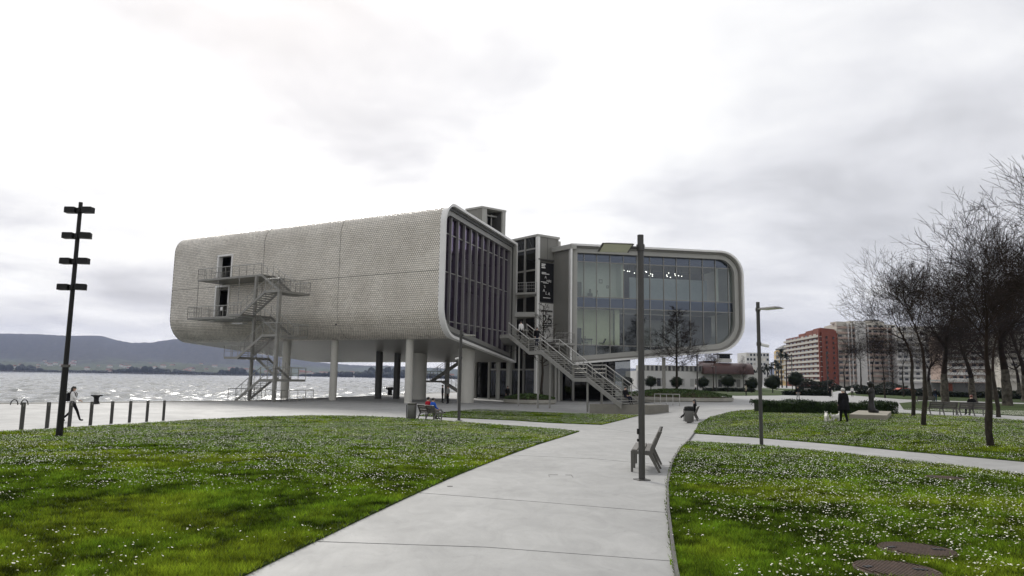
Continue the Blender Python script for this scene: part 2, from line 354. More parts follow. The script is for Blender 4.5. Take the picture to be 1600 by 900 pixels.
# ================================================================== THE SETTING
def sample_edge(poly, step):
    outp = []
    n = len(poly)
    for i in range(n):
        a, b = Vector(poly[i][:2]), Vector(poly[(i + 1) % n][:2]); L = (b - a).length
        st = step if callable(step) is False else step((a + b) / 2)
        k = max(1, int(math.ceil(L / st)))
        for j in range(k): outp.append(a + (b - a) * (j / k))
    return outp
def pip(poly, X, Y):
    P = np.array([(p[0], p[1]) for p in poly]); ins = np.zeros(X.shape, bool); j = len(P) - 1
    for i in range(len(P)):
        xi, yi, xj, yj = P[i, 0], P[i, 1], P[j, 0], P[j, 1]
        if yi != yj: ins ^= ((yi > Y) != (yj > Y)) & (X < (xj - xi) * (Y - yi) / (yj - yi) + xi)
        j = i
    return ins
def sheet(name, poly, mat, off=0.0, step=1.2, inner=None, skirt=0.0, **kw):
    bd = sample_edge(poly, step)
    xs = [p.x for p in bd]; ys = [p.y for p in bd]
    st = inner or (step if not callable(step) else 2.0)
    X, Y = np.meshgrid(np.arange(max(-70, min(xs)), min(75, max(xs)), st), np.arange(max(-15, min(ys)), min(170, max(ys)), st))
    X = X.ravel() + 0.013; Y = Y.ravel() + 0.017
    k = pip(poly, X, Y); pts = bd + [Vector((a, b)) for a, b in zip(X[k], Y[k])]
    nb = len(bd); ed = [(i, (i + 1) % nb) for i in range(nb)]
    vs, es, fs, *_ = mgeo.delaunay_2d_cdt(pts, ed, [], 1, 1e-4)
    mb = MB(); mb.add([(v.x, v.y, G(v.x, v.y) + off) for v in vs], [tuple(f) for f in fs])
    # consistent upward faces
    ff = []
    for f in mb.f:
        a, b, c = (Vector(mb.v[i]) for i in f[:3])
        ff.append(f if (b - a).cross(c - a).z > 0 else tuple(reversed(f)))
    mb.f = ff
    if skirt:
        b = len(mb.v)
        for i in range(nb): p = bd[i]; z = G(p.x, p.y) + off; mb.v += [(p.x, p.y, z), (p.x, p.y, z - skirt)]
        for i in range(nb): j = (i + 1) % nb; mb.f.append((b + 2 * i, b + 2 * j, b + 2 * j + 1, b + 2 * i + 1)); mb.m.append(0)
    return mb.build(name, mat, smooth=True, **kw)

QUAY = [gp(-260, 634), gp(0, 631), gp(150, 629.6), gp(400, 626.6), gp(560, 620.5), gp(630, 616.5), gp(720, 613)]
QUAY = [Vector((-110, 14, 0)), Vector((-75, 30, 0))] + QUAY[1:] + [Vector((30, 135, 0)), Vector((62, 150, 0)), Vector((90, 260, 0)), Vector((150, 700, 0))]
LAND = [(p.x, p.y) for p in QUAY] + [(700, 1400), (1800, 1400), (1800, -400), (-110, -400)]
pave = sheet('pavement', LAND, M_PAVE, 0.0, step=lambda p: 4 if abs(p.x) < 120 and p.y < 200 else 120, inner=1.6, kind='structure')
mb = MB()
for a, b in zip(QUAY, QUAY[1:]):
    d = (Vector((b.x, b.y, 0)) - Vector((a.x, a.y, 0))); n = Vector((-d.y, d.x, 0)).normalized()
    k = max(1, int(d.length / 8))
    for i in range(k):
        p = Vector((a.x, a.y, 0)) + d * (i / k); z = G(p.x, p.y)
        mb.para(p + Vector((0, 0, -6)) + d * (0.004 / k), d / k * 0.992, n * 0.6, (0, 0, z + 6.05))
mb.build('quay_wall', M_WALLC, kind='structure')

# water
m, n, l, o = new_mat('sea_water')
p = N(n, 'ShaderNodeBsdfPrincipled', inp={'Roughness': 0.10, 'IOR': 1.33, 'Specular IOR Level': 0.9}); p.inputs['Base Color'].default_value = (0.055, 0.066, 0.062, 1)
t = N(n, 'ShaderNodeTexCoord'); prev = None
for sc, st, dist in ((1.1, 0.55, 0.20), (3.5, 0.5, 0.06)):
    mp = N(n, 'ShaderNodeMapping'); mp.inputs['Scale'].default_value = (0.55, 1.0, 1); mp.inputs['Rotation'].default_value = (0, 0, R(-20)); l.new(t.outputs['Object'], mp.inputs[0])
    z = N(n, 'ShaderNodeTexNoise', inp={'Scale': sc, 'Detail': 5, 'Roughness': 0.62, 'Distortion': 0.4}); l.new(mp.outputs[0], z.inputs['Vector'])
    b = N(n, 'ShaderNodeBump', inp={'Strength': st, 'Distance': dist}); l.new(z.outputs[0], b.inputs['Height'])
    if prev: l.new(prev, b.inputs['Normal'])
    prev = b.outputs[0]
l.new(prev, p.inputs['Normal']); l.new(p.outputs[0], o.inputs[0])
mb = MB(); mb.add([(-8800, -450, -4.7), (8800, -450, -4.7), (8800, 9300, -4.7), (-8800, 9300, -4.7)], [(0, 1, 2, 3)])
M_SEA = m; mb.build('sea', M_SEA, kind='structure')
# the choppy near water as real waves
na, nr_ = 560, 520
aa = np.radians(np.linspace(-56, 14, na)); rr0 = 46 * (1500 / 46) ** np.linspace(0, 1, nr_)
AA, RR = np.meshgrid(aa, rr0); WX, WY = RR * np.sin(AA), RR * np.cos(AA); WZ = np.zeros_like(WX); rw = np.random.default_rng(31)
for k in range(26):
    lam = rw.uniform(2.2, 15); th_ = R(-115) + rw.normal(0, .55); amp = 0.0105 * lam ** 0.85; ph = rw.uniform(0, 6.28)
    cell = RR * (math.radians(70) / na); fade = np.clip(lam / (cell * 3.0) - 0.3, 0, 1)
    q = (WX * math.cos(th_) + WY * math.sin(th_)) * 2 * np.pi / lam + ph + 0.9 * np.sin((WX * math.sin(th_) - WY * math.cos(th_)) / (lam * 1.3) + ph * 2)
    WZ += amp * fade * (np.sin(q) + 0.35 * np.sin(2 * q + 1.2))
WZ = WZ * 1.15 - 4.0
idx_ = np.arange(na * nr_).reshape(nr_, na); a0, a1, b0_, b1 = idx_[:-1, :-1].ravel(), idx_[:-1, 1:].ravel(), idx_[1:, :-1].ravel(), idx_[1:, 1:].ravel()
TW = np.concatenate([np.stack([a0, a1, b1], 1), np.stack([a0, b1, b0_], 1)]); TW = TW[:, ::-1]
wv_ = np_mesh('sea_waves', np.stack([WX.ravel(), WY.ravel(), WZ.ravel()], 1), TW, M_SEA, smooth=True); wv_['kind'] = 'structure'

# far hills across the bay
ridge = [(-500, 515), (-200, 519), (0, 523), (60, 523), (110, 525), (160, 526), (185, 533), (210, 537), (240, 536), (275, 531), (310, 530), (350, 541), (400, 553), (456, 561), (500, 567), (560, 572), (640, 575), (720, 577), (860, 579), (1000, 577), (1200, 577), (1500, 570), (1900, 566)]
m, n, l, o = new_mat('hill_woodland')
p = N(n, 'ShaderNodeBsdfPrincipled', inp={'Roughness': 0.95, 'Specular IOR Level': 0.1}); l.new(p.outputs[0], o.inputs[0])
t = N(n, 'ShaderNodeTexCoord'); sp = N(n, 'ShaderNodeSeparateXYZ'); l.new(t.outputs['Object'], sp.inputs[0])
z1 = N(n, 'ShaderNodeTexNoise', inp={'Scale': 0.0032, 'Detail': 7, 'Roughness': 0.6}); l.new(t.outputs['Object'], z1.inputs['Vector'])
z2 = N(n, 'ShaderNodeTexNoise', inp={'Scale': 0.03, 'Detail': 6, 'Roughness': 0.7}); l.new(t.outputs['Object'], z2.inputs['Vector'])
hm = N(n, 'ShaderNodeMapRange', inp={1: 25, 2: 150, 3: 0.16, 4: -0.25}); l.new(sp.outputs[2], hm.inputs[0])
ad = N(n, 'ShaderNodeMath', operation='ADD'); l.new(z1.outputs[0], ad.inputs[0]); l.new(hm.outputs[0], ad.inputs[1])
mr = N(n, 'ShaderNodeMapRange', inp={1: 0.50, 2: 0.60}); l.new(ad.outputs[0], mr.inputs[0])
fo = N(n, 'ShaderNodeMix', data_type='RGBA'); fo.inputs['A'].default_value = (0.008, 0.011, 0.008, 1); fo.inputs['B'].default_value = (0.065, 0.062, 0.045, 1); zr2 = N(n, 'ShaderNodeMapRange', inp={1: 0.36, 2: 0.66}); l.new(z2.outputs[0], zr2.inputs[0]); l.new(zr2.outputs[0], fo.inputs['Factor'])
fi = N(n, 'ShaderNodeMix', data_type='RGBA'); fi.inputs['B'].default_value = (0.065, 0.082, 0.045, 1); l.new(fo.outputs['Result'], fi.inputs['A']); l.new(mr.outputs[0], fi.inputs['Factor'])
l.new(fi.outputs['Result'], p.inputs['Base Color'])
M_HILL = m
xs = [a for a, _ in ridge]; ysr = [b for _, b in ridge]
rng = np.random.default_rng(3)
cols_ = np.arange(-500, 1901, 4.0); rowsn = 34
def fbm1(x, seed, oct=5):
    r = np.random.default_rng(seed); v = np.zeros_like(x); a = 1.0; f = 1.0
    for _ in range(oct):
        tab = r.random(4096); xi = np.floor(x * f).astype(int); fr = x * f - xi; fr = fr * fr * (3 - 2 * fr)
        v += a * (tab[xi % 4096] * (1 - fr) + tab[(xi + 1) % 4096] * fr - 0.5); a *= 0.5; f *= 2.03
    return v
rj = fbm1(cols_ * 0.02 + 50, 5, 4) * 10
V, Fq = [], []
for ci, px in enumerate(cols_):
    ry = np.interp(px, xs, ysr); top = at(px, ry, 7000)
    for k in range(rowsn):
        q = k / (rowsn - 1)
        if q < 0.9:
            yq = 2700 + (7000 - 2700) * (q / 0.9); e = q / 0.9
            prof = 0.06 * sst(0, 0.12, e) + 0.16 * sst(0.05, 0.55, e) + 0.78 * sst(0.42, 1.0, e)
            zt = -5 + (top.z + 5) * prof
            if 0.05 < e < 0.97: zt += 14 * math.sin(px * 0.02 + e * 9) * sst(0, .3, e) * (1 - sst(.85, 1, e)) + rng.normal() * 3.0
            else: zt += rj[ci] * sst(0.9, 1, e) + (rng.normal() * 6 if e > .99 else 0)
        else:
            yq = 7000 + 1800 * (q - 0.9) / 0.1; zt = top.z * (1 - 0.5 * (q - 0.9) / 0.1)
        xq = top.x * yq / 7000
        V.append((xq, yq, zt))
for c in range(len(cols_) - 1):
    for k in range(rowsn - 1): a = c * rowsn + k; Fq.append((a, a + rowsn, a + rowsn + 1, a + 1))
mb = MB(); mb.add(V, Fq); mb.build('hills', M_HILL, smooth=True, kind='structure')
# wooded shore strips (a far-off wood that reads as one mass)
M_SHOREWOOD = pbr('shore_wood_leaf', (0.016, 0.024, 0.014), 0.9, var=0.4, scale=0.02)
mb = MB()
def wood_lump(px0, px1, depth, h):
    X0, X1 = at(px0, 580, depth).x, at(px1, 580, depth).x
    nn = int((X1 - X0) / 9)
    for i in range(nn):
        u = i / nn; env = math.sin(math.pi * u) ** 0.5
        hh = h * env * random.uniform(0.6, 1.0) + 3
        c = (X0 + (X1 - X0) * u, depth + random.uniform(-40, 40), -4 + hh * 0.45)
        mb.ball(c, (random.uniform(9, 16), random.uniform(9, 16), hh * 0.6), 7, 4)
wood_lump(-120, 70, 2750, 34); wood_lump(150, 330, 2720, 18); wood_lump(185, 260, 2650, 26); wood_lump(345, 400, 2650, 28); wood_lump(470, 720, 2600, 22); wood_lump(40, 460, 2800, 9); wood_lump(560, 640, 2700, 40)
mb.build('shore_wood', M_SHOREWOOD, smooth=True, kind='stuff', label='dark strip of trees along the far shore of the bay', cat='woodland')
# long low jetty in front of the far shore
mb = MB(); a = at(-60, 580, 2300); b = at(420, 588, 2250)
mb.para((a.x, 2300, -4.2), (b.x - a.x, -50, 0), (0, 6, 0), (0, 0, 4.4)); 
for i in range(60): mb.box((a.x + (b.x - a.x) * i / 60, 2290 - 50 * i / 60, -2), (4, 4, 6.5))
mb.build('jetty', M_GREYD, label='long low dark jetty stretching across the water before the far shore', cat='jetty')
# small houses on the far shore
M_HOUSE = pbr('far_house_wall', (0.62, 0.60, 0.56), 0.8, var=0.1, objrand=0.25); M_ROOFT = pbr('far_roof_tile', (0.22, 0.10, 0.07), 0.8, var=0.2)
hm_ = MB(); hm_.box((0, 0, 4), (13, 10, 8), m=0); hm_.prism([(-7, -5.6, 8), (-7, 5.6, 8), (-7, 0, 11.5)], (14, 0, 0), 1)
h0 = hm_.build('shore_house', [M_HOUSE, M_ROOFT], label='tiny pale house with a red roof on the far shore', cat='house', group='houses on the far shore')
hs = [(random.uniform(20, 460), random.uniform(0, 1)) for _ in range(46)] + [(random.uniform(470, 715), random.uniform(0, .6)) for _ in range(46)]
for i, (px, u) in enumerate(hs):
    dep = 2680 + u * u * 1500; e = (dep - 2700) / 4300
    ry = np.interp(px, xs, ysr); top = at(px, ry, 7000); prof = 0.06 * sst(0, 0.12, e) + 0.16 * sst(0.05, 0.55, e) + 0.78 * sst(0.42, 1.0, e)
    o = h0 if i == 0 else h0.copy()
    if i: col.objects.link(o)
    o.location = (top.x * dep / 7000, dep, -5 + (top.z + 5) * prof + 1); o.rotation_euler.z = random.uniform(-.5, .5); s = random.uniform(0.8, 1.5); o.scale = (s * random.uniform(.8, 1.7), s, s)

# ------------------------------------------------------------------ lawns
def pxpoly(L): return [tuple(gp(*q)[:2]) for q in L]
LAWN_L = pxpoly([(905, 674.5), (840, 695), (780, 717), (700, 749), (600, 795), (500, 843), (380, 901), (200, 990), (-300, 1180), (-700, 900), (-500, 720), (-200, 689), (0, 676), (100, 670), (200, 664), (300, 657), (400, 652), (480, 650), (560, 650.5), (640, 654), (720, 660), (800, 666), (860, 670.5)])
LAWN_S = pxpoly([(652, 650), (680, 646.5), (715, 642), (745, 639.5), (800, 641.5), (860, 645), (935, 647.5), (1000, 649.5), (985, 653), (940, 664), (860, 661), (800, 657), (720, 653.5), (690, 652)])
LAWN_R = pxpoly([(1075, 691), (1062, 703), (1050, 725), (1043, 760), (1044, 800), (1050, 850), (1057, 900), (1078, 990), (1500, 1250), (2300, 1050), (2100, 800), (1600, 743), (1450, 724.5), (1300, 708), (1190, 697.5)])
LAWN_U = pxpoly([(1084, 677.5), (1092, 662), (1110, 652), (1140, 644.5), (1180, 641), (1300, 642), (1405, 645), (1430, 646), (1600, 658), (1900, 681), (2050, 770), (1600, 722), (1420, 706), (1300, 694.5), (1180, 684)])
LAWN_B = pxpoly([(1412, 640), (1600, 650.5), (1900, 668), (1900, 640), (1600, 631.5), (1440, 626.5), (1405, 630)])
LAWN_B2 = pxpoly([(1410, 624), (1600, 629.5), (1900, 638), (1900, 623), (1600, 619), (1330, 612.5), (1320, 617)])
LAWN_F = pxpoly([(1100, 616), (1150, 618.5), (1215, 618), (1290, 615), (1310, 611), (1250, 608), (1180, 605.6), (1110, 606.5)])
m, n, l, o = new_mat('lawn_turf')
p = N(n, 'ShaderNodeBsdfPrincipled', inp={'Roughness': 0.85, 'Specular IOR Level': 0.15}); l.new(p.outputs[0], o.inputs[0])
t = N(n, 'ShaderNodeTexCoord')
def nz(s, d): k = N(n, 'ShaderNodeTexNoise', inp={'Scale': s, 'Detail': d, 'Roughness': 0.65}); l.new(t.outputs['Object'], k.inputs['Vector']); return k.outputs[0]
a = N(n, 'ShaderNodeMix', data_type='RGBA'); a.inputs['A'].default_value = (0.024, 0.043, 0.008, 1); a.inputs['B'].default_value = (0.058, 0.090, 0.015, 1)
r1 = N(n, 'ShaderNodeMapRange', inp={1: 0.32, 2: 0.68}); l.new(nz(0.45, 5), r1.inputs[0]); l.new(r1.outputs[0], a.inputs['Factor'])
b2 = N(n, 'ShaderNodeMix', data_type='RGBA', blend_type='MULTIPLY'); b2.inputs['Factor'].default_value = 0.75; l.new(a.outputs['Result'], b2.inputs['A'])
r2 = N(n, 'ShaderNodeMapRange', inp={1: 0.3, 2: 0.7, 3: 0.35, 4: 1.35}); l.new(nz(22, 6), r2.inputs[0]); l.new(r2.outputs[0], b2.inputs['B']); l.new(b2.outputs['Result'], p.inputs['Base Color'])
bm_ = N(n, 'ShaderNodeBump', inp={'Strength': 0.9, 'Distance': 0.04}); l.new(nz(30, 6), bm_.inputs['Height']); l.new(bm_.outputs[0], p.inputs['Normal'])
M_TURF = m
LAWNS = [LAWN_L, LAWN_S, LAWN_R, LAWN_U, LAWN_B, LAWN_B2, LAWN_F]
for L in LAWNS: sheet('lawn', L, M_TURF, 0.022, step=0.6, inner=1.2, kind='structure', skirt=0.03)

# value noise for scattering
_tab = np.random.default_rng(11).random((256, 256))
def vnoise(x, y):
    xi, yi = np.floor(x).astype(int), np.floor(y).astype(int); fx, fy = x - xi, y - yi; fx = fx * fx * (3 - 2 * fx); fy = fy * fy * (3 - 2 * fy)
    a = _tab[xi % 256, yi % 256]; b = _tab[(xi + 1) % 256, yi % 256]; c = _tab[xi % 256, (yi + 1) % 256]; d = _tab[(xi + 1) % 256, (yi + 1) % 256]
    return (a * (1 - fx) + b * fx) * (1 - fy) + (c * (1 - fx) + d * fx) * fy
def fnoise(x, y): return 0.5 * vnoise(x, y) + 0.28 * vnoise(x * 2.1 + 9, y * 2.1 + 4) + 0.22 * vnoise(x * 4.3 + 3, y * 4.3 + 17)

rg = np.random.default_rng(21)
NB = 1150000
rr_ = 5.2 * (52 / 5.2) ** rg.random(NB); th = np.radians(rg.uniform(-42, 41, NB))
X = rr_ * np.sin(th); Y = rr_ * np.cos(th)
keep = np.zeros(NB, bool)
for L in LAWNS[:5]: keep |= pip(L, X, Y)
COVERS = [gp(1433, 865), gp(1401, 897), gp(1478, 750)]
for c in COVERS: keep &= ((X - c.x) / .40) ** 2 + ((Y - c.y) / .30) ** 2 > 1
X, Y, rr_ = X[keep], Y[keep], rr_[keep]; nbl = len(X); X = X + rg.normal(0, .022, nbl); Y = Y + rg.normal(0, .022, nbl)
Z = npG(X, Y) + 0.018
tone = fnoise(X * 0.42 + 31, Y * 0.42 + 12); clov = fnoise(X * 1.7 + 5, Y * 1.7 + 70)
lod = np.maximum(1, rr_ / 7.0)
h = (0.022 + 0.030 * rg.random(nbl)) * (0.35 + 0.8 * clov + 0.7 * fnoise(X * 5.5 + 2, Y * 5.5 + 44)) * (1 + 0.06 * lod); w = 0.0045 * lod * rg.uniform(0.7, 1.4, nbl)
ang = rg.uniform(0, 2 * np.pi, nbl); lean = rg.uniform(0.1, 1.1, nbl) * h; la = rg.uniform(0, 2 * np.pi, nbl)
V = np.empty((nbl, 3, 3), np.float32)
V[:, 0] = np.stack([X - w * np.cos(ang), Y - w * np.sin(ang), Z], 1); V[:, 1] = np.stack([X + w * np.cos(ang), Y + w * np.sin(ang), Z], 1)
V[:, 2] = np.stack([X + lean * np.cos(la), Y + lean * np.sin(la), Z + h], 1)
cl2 = fnoise(X * 5.5 + 2, Y * 5.5 + 44)
br = np.clip(0.68 + 0.7 * (tone - 0.5) + 1.4 * (clov - 0.5) + 1.8 * (cl2 - 0.5), 0.16, 1.5) * rg.uniform(0.5, 1.4, nbl)
yel = rg.random(nbl) * 0.35 + npsst(0.45, .7, tone) * .35
C = np.stack([(0.078 + 0.10 * yel) * br * 1.62, (0.165 + 0.05 * yel) * br * 1.48, (0.014 + 0.006 * yel) * br * 1.2, np.ones(nbl)], 1)
C = np.repeat(C, 3, axis=0); 
m, n, l, o = new_mat('grass_blade')
p = N(n, 'ShaderNodeBsdfPrincipled', inp={'Roughness': 0.7, 'Specular IOR Level': 0.06}); at_ = N(n, 'ShaderNodeAttribute', attribute_name='tone'); l.new(at_.outputs['Color'], p.inputs['Base Color'])
tl = N(n, 'ShaderNodeBsdfTranslucent'); l.new(at_.outputs['Color'], tl.inputs[0]); ms = N(n, 'ShaderNodeMixShader'); ms.inputs[0].default_value = 0.35
l.new(p.outputs[0], ms.inputs[1]); l.new(tl.outputs[0], ms.inputs[2]); l.new(ms.outputs[0], o.inputs[0])
g = np_mesh('grass', V.reshape(-1, 3), np.arange(nbl * 3).reshape(-1, 3), m, colr=C); prop(g, 'short green grass and clover covering the park lawns', 'grass', kind='stuff')

# daisies
ND = 780000
X = rg.uniform(-44, 46, ND); Y = rg.uniform(5, 56, ND)
dist = np.hypot(X, Y)
cl = fnoise(X * 0.30 + 77, Y * 0.42 + 40); c2 = fnoise(X * 1.5 + 13, Y * 1.5 + 90)
prob = npsst(0.475, 0.62, cl * 0.55 + c2 * 0.45 + 0.13 * npsst(8, 18, dist) + 0.05 * (X > 2)) * 1.0 + 0.006
left = X < 2; prob *= np.where(left & (dist < 13), 0.42, 1.0)
keep = rg.random(ND) < prob
ins = np.zeros(ND, bool)
for L in LAWNS[:5]: ins |= pip(L, X, Y)
for c in COVERS: ins &= (X - c.x) ** 2 + (Y - c.y) ** 2 > 0.36 ** 2
keep &= ins; X, Y, dist = X[keep], Y[keep], dist[keep]; nd = len(X)
rad_ = rg.uniform(0.007, 0.0125, nd); Zd = npG(X, Y) + 0.022 + rg.uniform(0.028, 0.055, nd)
tx, ty = rg.normal(0, 0.28, nd), rg.normal(0, 0.28, nd) - 0.10; rot = rg.uniform(0, 6.28, nd)
pts = [np.stack([X, Y, Zd + 0.002], 1)]
for k in range(6):
    a = rot + k * np.pi / 3; dx, dy = rad_ * np.cos(a), rad_ * np.sin(a); pts.append(np.stack([X + dx, Y + dy, Zd + dx * tx + dy * ty], 1))
V = np.stack(pts, 1).reshape(-1, 3); base = np.arange(nd)[:, None] * 7
T = np.concatenate([base + np.array([[0, 1 + k, 1 + (k + 1) % 6]]) for k in range(6)], 1).reshape(-1, 3); MI = np.zeros(len(T), int)
near = dist < 15; Xn, Yn, Zn, rn = X[near], Y[near], Zd[near], rad_[near] * 0.38; kn = len(Xn)
q = [np.stack([Xn + rn * math.cos(a), Yn + rn * math.sin(a), Zn + 0.0045], 1) for a in (0.3, 1.87, 3.44, 5.01)]
V2 = np.stack(q, 1).reshape(-1, 3); b2_ = len(V) + np.arange(kn)[:, None] * 4; T2 = np.concatenate([b2_ + np.array([[0, 1, 2]]), b2_ + np.array([[0, 2, 3]])], 1).reshape(-1, 3)
M_PETAL = pbr('daisy_petal', (0.86, 0.85, 0.77), 0.7, var=0.08); M_YOLK = pbr('daisy_centre', (0.55, 0.38, 0.03), 0.8, var=0.1)
d_ = np_mesh('daisies', np.concatenate([V, V2]), np.concatenate([T, T2]), [M_PETAL, M_YOLK], mi=np.concatenate([MI, np.ones(len(T2), int)]))
prop(d_, 'white daisies scattered through the park lawns', 'flowers', kind='stuff')
print('grass', nbl, 'daisies', nd)

# edging between main path and the near right lawn, path joints
def ribbon(pxs, w, h, name, mat, z0=0.0):
    P = [gp(*q) for q in pxs]; Q = []
    for a, b in zip(P, P[1:]):
        k = max(1, int((b - a).length / 0.7))
        for i in range(k): Q.append(a + (b - a) * (i / k))
    Q.append(P[-1]); mb = MB(); vs = []; nQ = len(Q)
    for i, p in enumerate(Q):
        d = (Q[min(i + 1, nQ - 1)] - Q[max(i - 1, 0)]); d.z = 0; d.normalize(); nn = Vector((-d.y, d.x, 0)) * (w / 2); z = G(p.x, p.y)
        vs += [(p.x + nn.x, p.y + nn.y, z - 0.02), (p.x + nn.x, p.y + nn.y, z + z0 + h), (p.x - nn.x, p.y - nn.y, z + z0 + h), (p.x - nn.x, p.y - nn.y, z - 0.02)]
    fs = [tuple(i * 4 + q for q in ()) for i in ()]
    for i in range(nQ - 1):
        for a, b in ((0, 1), (1, 2), (2, 3)): fs.append((i * 4 + a, i * 4 + b, i * 4 + 4 + b, i * 4 + 4 + a))
    fs += [(0, 3, 2, 1), tuple((nQ - 1) * 4 + q for q in (0, 1, 2, 3))]
    mb.add(vs, fs); return mb.build(name, mat, kind='structure')
ribbon([(1085, 677.5), (1075, 691), (1062, 703), (1050, 725), (1043, 760), (1044, 800), (1050, 850), (1057, 900), (1078, 990)], 0.035, 0.06, 'lawn_edging', M_STEEL_EDGE)
for pq in ([(490, 846), (760, 855), (1053, 877)], [(655, 770), (850, 785), (1043, 801)], [(795, 711), (930, 717), (1049, 728)], [(930, 667), (1078, 687)], [(1300, 693), (1330, 711.5)], [(1450, 707), (1500, 731)], [(800, 655), (830, 668)]):
    ribbon(pq, 0.007, 0.0, 'path_joint', M_JOINT, 0.004)
# small access plate in the path
mb = MB(); c = gp(876, 744)
for dx, dy, sx, sy in ((-.22, 0, .015, .34), (.22, 0, .015, .34), (-.13, .17, .18, .014), (.16, .17, .12, .014)): mb.box((c.x + dx, c.y + dy, c.z + 0.004), (sx, sy, 0.006))
mb.build('access_plate_joint', M_JOINT, kind='structure')
mb = MB(); c = gp(703, 760); mb.lathe((c.x, c.y, c.z), [(0.05, 0), (0.05, 0.006)], 16); mb.build('drain_stud', M_GREYD, label='small round metal stud in the path by the left lawn', cat='drain')
# manhole covers in the near right lawn
for i, c in enumerate(COVERS):
    t_ = thing('manhole_cover', ['rusty round manhole cover sunk in the daisy lawn, upper of the two nearest', 'rusty round manhole cover cut by the bottom edge of the view', 'brown round cover in the lawn just below the right crossing path'][i], 'manhole', (c.x, c.y, c.z), 'iron covers in the lawn')
    r = 0.34
    mb = MB(); mb.lathe((c.x, c.y, c.z), [(r + 0.035, 0.0), (r + 0.035, 0.04), (r, 0.045), (r, 0.036), (0.02, 0.036)], 32); mb.build('frame', M_RUST, t_)
    mb = MB()
    for k in range(-7, 8):
        x = k * r / 8; hl = math.sqrt(max(0, (r * 0.93) ** 2 - x * x)); mb.para((c.x + x - r * .025 + hl * .25, c.y - hl, c.z + 0.034), (r * .05, 0, 0), (-hl * .5, 2 * hl, 0), (0, 0, .018))
    mb.build('tread_ribs', M_RUSTL, t_)
    mb = MB(); mb.box((c.x - r * 0.72, c.y + .04, c.z + 0.05), (0.09, 0.05, 0.016), .4); mb.build('lifting_lug', M_BLACK, t_)
    mb = MB(); mb.box((c.x + r * 0.6, c.y - .03, c.z + 0.05), (0.12, 0.05, 0.016), -.2); mb.build('lifting_lug', M_BLACK, t_)

# ================================================================== MUSEUM
PZ = -0.7
def fillet(corners, radii, n=10):
    outp = []; k = len(corners)
    for i in range(k):
        p = Vector(corners[i]); a = Vector(corners[i - 1]); b = Vector(corners[(i + 1) % k]); r = radii[i]
        da = (a - p).normalized(); db = (b - p).normalized(); ang = da.angle(db)
        tlen = r / math.tan(ang / 2); c = p + (da + db).normalized() * (r / math.sin(ang / 2))
        s0 = p + da * tlen - c; s1 = p + db * tlen - c
        a0 = math.atan2(s0.y, s0.x); a1 = math.atan2(s1.y, s1.x); dd = (a1 - a0 + math.pi) % (2 * math.pi) - math.pi
        for j in range(n + 1): tt = a0 + dd * j / n; outp.append(Vector((c.x + r * math.cos(tt), c.y + r * math.sin(tt))))
    return outp
def clip_poly(sub, clip):       # Sutherland-Hodgman, clip is convex counter-clockwise
    outp = [Vector(p) for p in sub]
    for i in range(len(clip)):
        a, b = clip[i], clip[(i + 1) % len(clip)]; e = b - a
        if e.length < 1e-5: continue
        inp = outp; outp = []
        if not inp: return []
        s = inp[-1]
        for q in inp:
            iq = e.x * (q.y - a.y) - e.y * (q.x - a.x) >= 0; is_ = e.x * (s.y - a.y) - e.y * (s.x - a.x) >= 0
            if iq != is_:
                d = q - s; den = e.x * d.y - e.y * d.x
                if abs(den) > 1e-9: tt = (e.y * (s.x - a.x) - e.x * (s.y - a.y)) / den; outp.append(s + d * tt)
            if iq: outp.append(q)
            s = q
    return outp
def ccw(P):
    A = sum(P[i].x * P[(i + 1) % len(P)].y - P[(i + 1) % len(P)].x * P[i].y for i in range(len(P)))
    return P if A > 0 else list(reversed(P))
class Frame:                    # face frame: origin o, along-face unit a, into-building unit d
    def __init__(s, o, a, d): s.o = Vector(o); s.a = Vector(a); s.d = Vector(d)
    def p(s, u, z, w): return Vector((s.o.x + s.a.x * u + s.d.x * w, s.o.y + s.a.y * u + s.d.y * w, z))
def ring(fr, Po, Pi, w0, w1, mb):
    n = len(Po); vs = []
    for i in range(n): vs += [fr.p(Po[i].x, Po[i].y, w0), fr.p(Po[i].x, Po[i].y, w1), fr.p(Pi[i].x, Pi[i].y, w1), fr.p(Pi[i].x, Pi[i].y, w0)]
    fs = []
    for i in range(n):
        j = (i + 1) % n
        for a, b in ((0, 1), (1, 2), (2, 3), (3, 0)): fs.append((4 * i + a, 4 * i + b, 4 * j + b, 4 * j + a))
    mb.add(vs, fs)
def rect(a, b, c, d): return [Vector((a, c)), Vector((b, c)), Vector((b, d)), Vector((a, d))]
